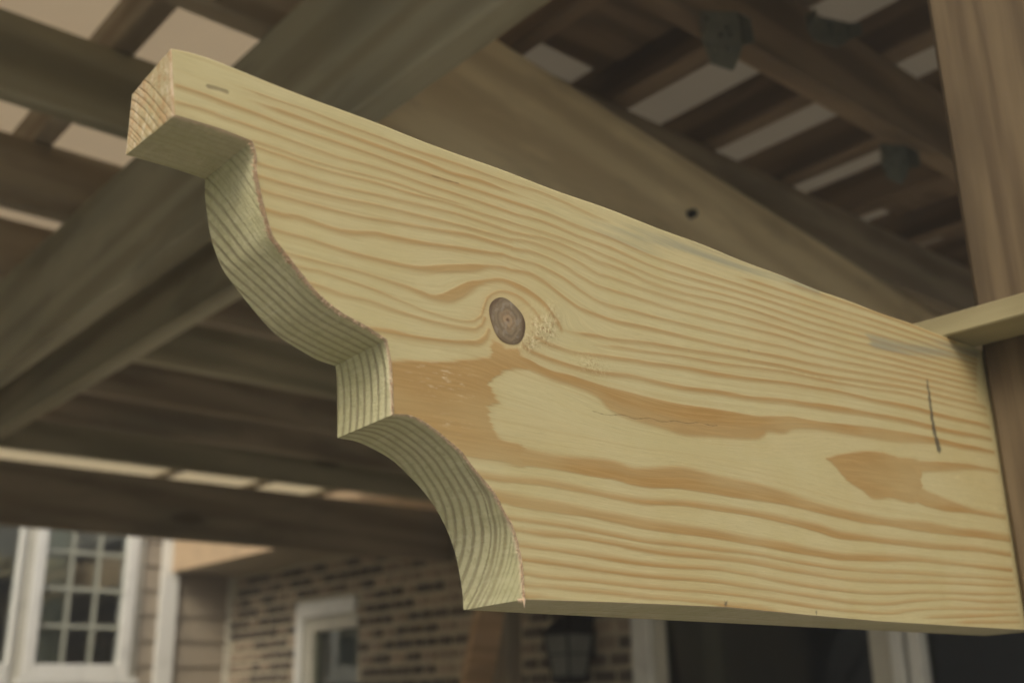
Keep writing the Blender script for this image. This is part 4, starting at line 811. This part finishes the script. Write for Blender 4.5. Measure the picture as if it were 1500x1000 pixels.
# knot
def knot_mat():
    m, t, p = nodes('dark_knot', 0.6, 0.3); v = coords(t, (1, 1, 1), False)
    gd = t.nodes.new('ShaderNodeVectorMath'); gd.operation = 'LENGTH'; mp = coords(t, (125, 0, 105), False)
    L(t, mp, gd.inputs[0]); rad = gd.outputs['Value']
    nz = noise(t, v, 160, 4); r2 = math_n(t, 'ADD', rad, math_n(t, 'MULTIPLY', math_n(t, 'SUBTRACT', nz, 0.5), 0.65))
    rg = math_n(t, 'SINE', math_n(t, 'MULTIPLY', r2, 22.0))
    col = mix(t, smooth(t, r2, 0.25, 0.62), (0.33, 0.235, 0.135), (0.225, 0.172, 0.105))
    col = mix(t, smooth(t, rg, -0.4, 0.9, 0.0, 0.32), col, (0.10, 0.07, 0.045))
    col = mix(t, smooth(t, noise(t, v, 300, 5), 0.5, 0.62, 0, 0.6), col, (0.30, 0.255, 0.19))
    col = mix(t, smooth(t, r2, 0.92, 1.15, 0, 0.75), col, (0.10, 0.06, 0.03)); col = mix(t, smooth(t, r2, 0.13, 0.05, 0, 0.8), col, (0.12, 0.06, 0.03))
    L(t, col, p.inputs['Base Color']); bump(t, p, math_n(t, 'ADD', nz, math_n(t, 'MULTIPLY', rg, 0.05)), 0.7, 0.0006); return m
bm = bmesh.new(); cen = bm.verts.new((0, -0.0004, 0)); rings = []
for k in range(1, 7):
    f = k/6; ring = []
    for i in range(48):
        an = 2*math.pi*i/48; wob = 1+0.03*math.sin(3*an+1)+0.02*math.sin(5*an)
        x, z = math.cos(an)*0.0098*f*wob, math.sin(an)*0.0100*f*wob
        ring.append(bm.verts.new((x+z*-0.12, -0.00035+(0.0003*f**6), z)))
    rings.append(ring)
for i in range(48):
    bm.faces.new((cen, rings[0][i], rings[0][(i+1) % 48]))
    for k in range(5): bm.faces.new((rings[k][i], rings[k+1][i], rings[k+1][(i+1) % 48], rings[k][(i+1) % 48]))
kn = link('knot', mesh_from(bm, 'knot', True), knot_mat(), beam); kn.location = (0.2790, -0.0001, 0.1139); kn['label'] = 'round grey-brown knot'
# torn fibres along the sawn arris
M_FIB, t, p = nodes('torn_pine_fibre', 0.8, 0.2); L(t, mix(t, noise(t, coords(t, (900, 900, 900), False), 1, 2), (0.85, 0.68, 0.50), (0.62, 0.45, 0.31)), p.inputs['Base Color'])
bm = bmesh.new()
def sliver(p_, d_, ln, w_):
    d_ = d_.normalized(); u = d_.orthogonal().normalized(); v = d_.cross(u)
    mid_ = p_+d_*ln*0.5+u*ln*0.15
    A_ = [bm.verts.new(p_+(u*math.cos(q_)+v*math.sin(q_))*w_) for q_ in (0, 2.1, 4.2)]; B_ = [bm.verts.new(mid_+(u*math.cos(q_)+v*math.sin(q_))*w_*0.7) for q_ in (0, 2.1, 4.2)]; e_ = bm.verts.new(p_+d_*ln)
    for i in range(3): bm.faces.new((A_[i], A_[(i+1) % 3], B_[(i+1) % 3], B_[i])); bm.faces.new((B_[i], B_[(i+1) % 3], e_))
for k, f_, b_ in SEG:
    dens = {'hook': 0.3, 'lobe': 4.5, 'step': 2.5, 'cove': 3.5}[k]
    cnt = int(len(f_)*dens)
    for i in range(cnt):
        q_ = rng.uniform(0, len(f_)-2); i0 = int(q_); fr_ = q_-i0; pt = f_[i0]*(1-fr_)+f_[i0+1]*fr_; tg = f_[i0+1]-f_[i0]
        if k == 'lobe' and rng.random() > 1.15-0.9*abs(q_/len(f_)-0.35)*1.6: continue
        if k == 'cove' and rng.random() > 0.25+q_/len(f_): continue
        nn_ = np.array([tg[1], -tg[0]]); nn_ = nn_/(np.hypot(*nn_)+1e-9)
        y = rng.uniform(-0.05, 2.6 if k == 'lobe' else 1.4)/1000; pos = Vector((pt[0]/1000, y, pt[1]/1000))
        d_ = Vector((nn_[0]*0.45+rng.uniform(-.6, .2), -0.75+rng.uniform(-.4, .5), nn_[1]*0.35+rng.uniform(-.4, .5)))
        sliver(pos, d_, (rng.uniform(0.0010, 0.0034) if k == 'lobe' else rng.uniform(0.0006, 0.0018)), rng.uniform(0.00007, 0.00020))
sliver(Vector((0.2858, 0.0003, 0.001)), Vector((-0.15, -0.2, -1)), 0.0042, 0.0006)
for i in range(5): sliver(Vector((0.2855-i*0.0006, 0.001, 0.0008)), Vector((rng.uniform(-.4, .4), -0.3, -1)), rng.uniform(.0012, .0025), 0.00025)
tf = link('torn_fibres', mesh_from(bm, 'torn_fibres'), M_FIB, beam); tf['kind'] = 'stuff'
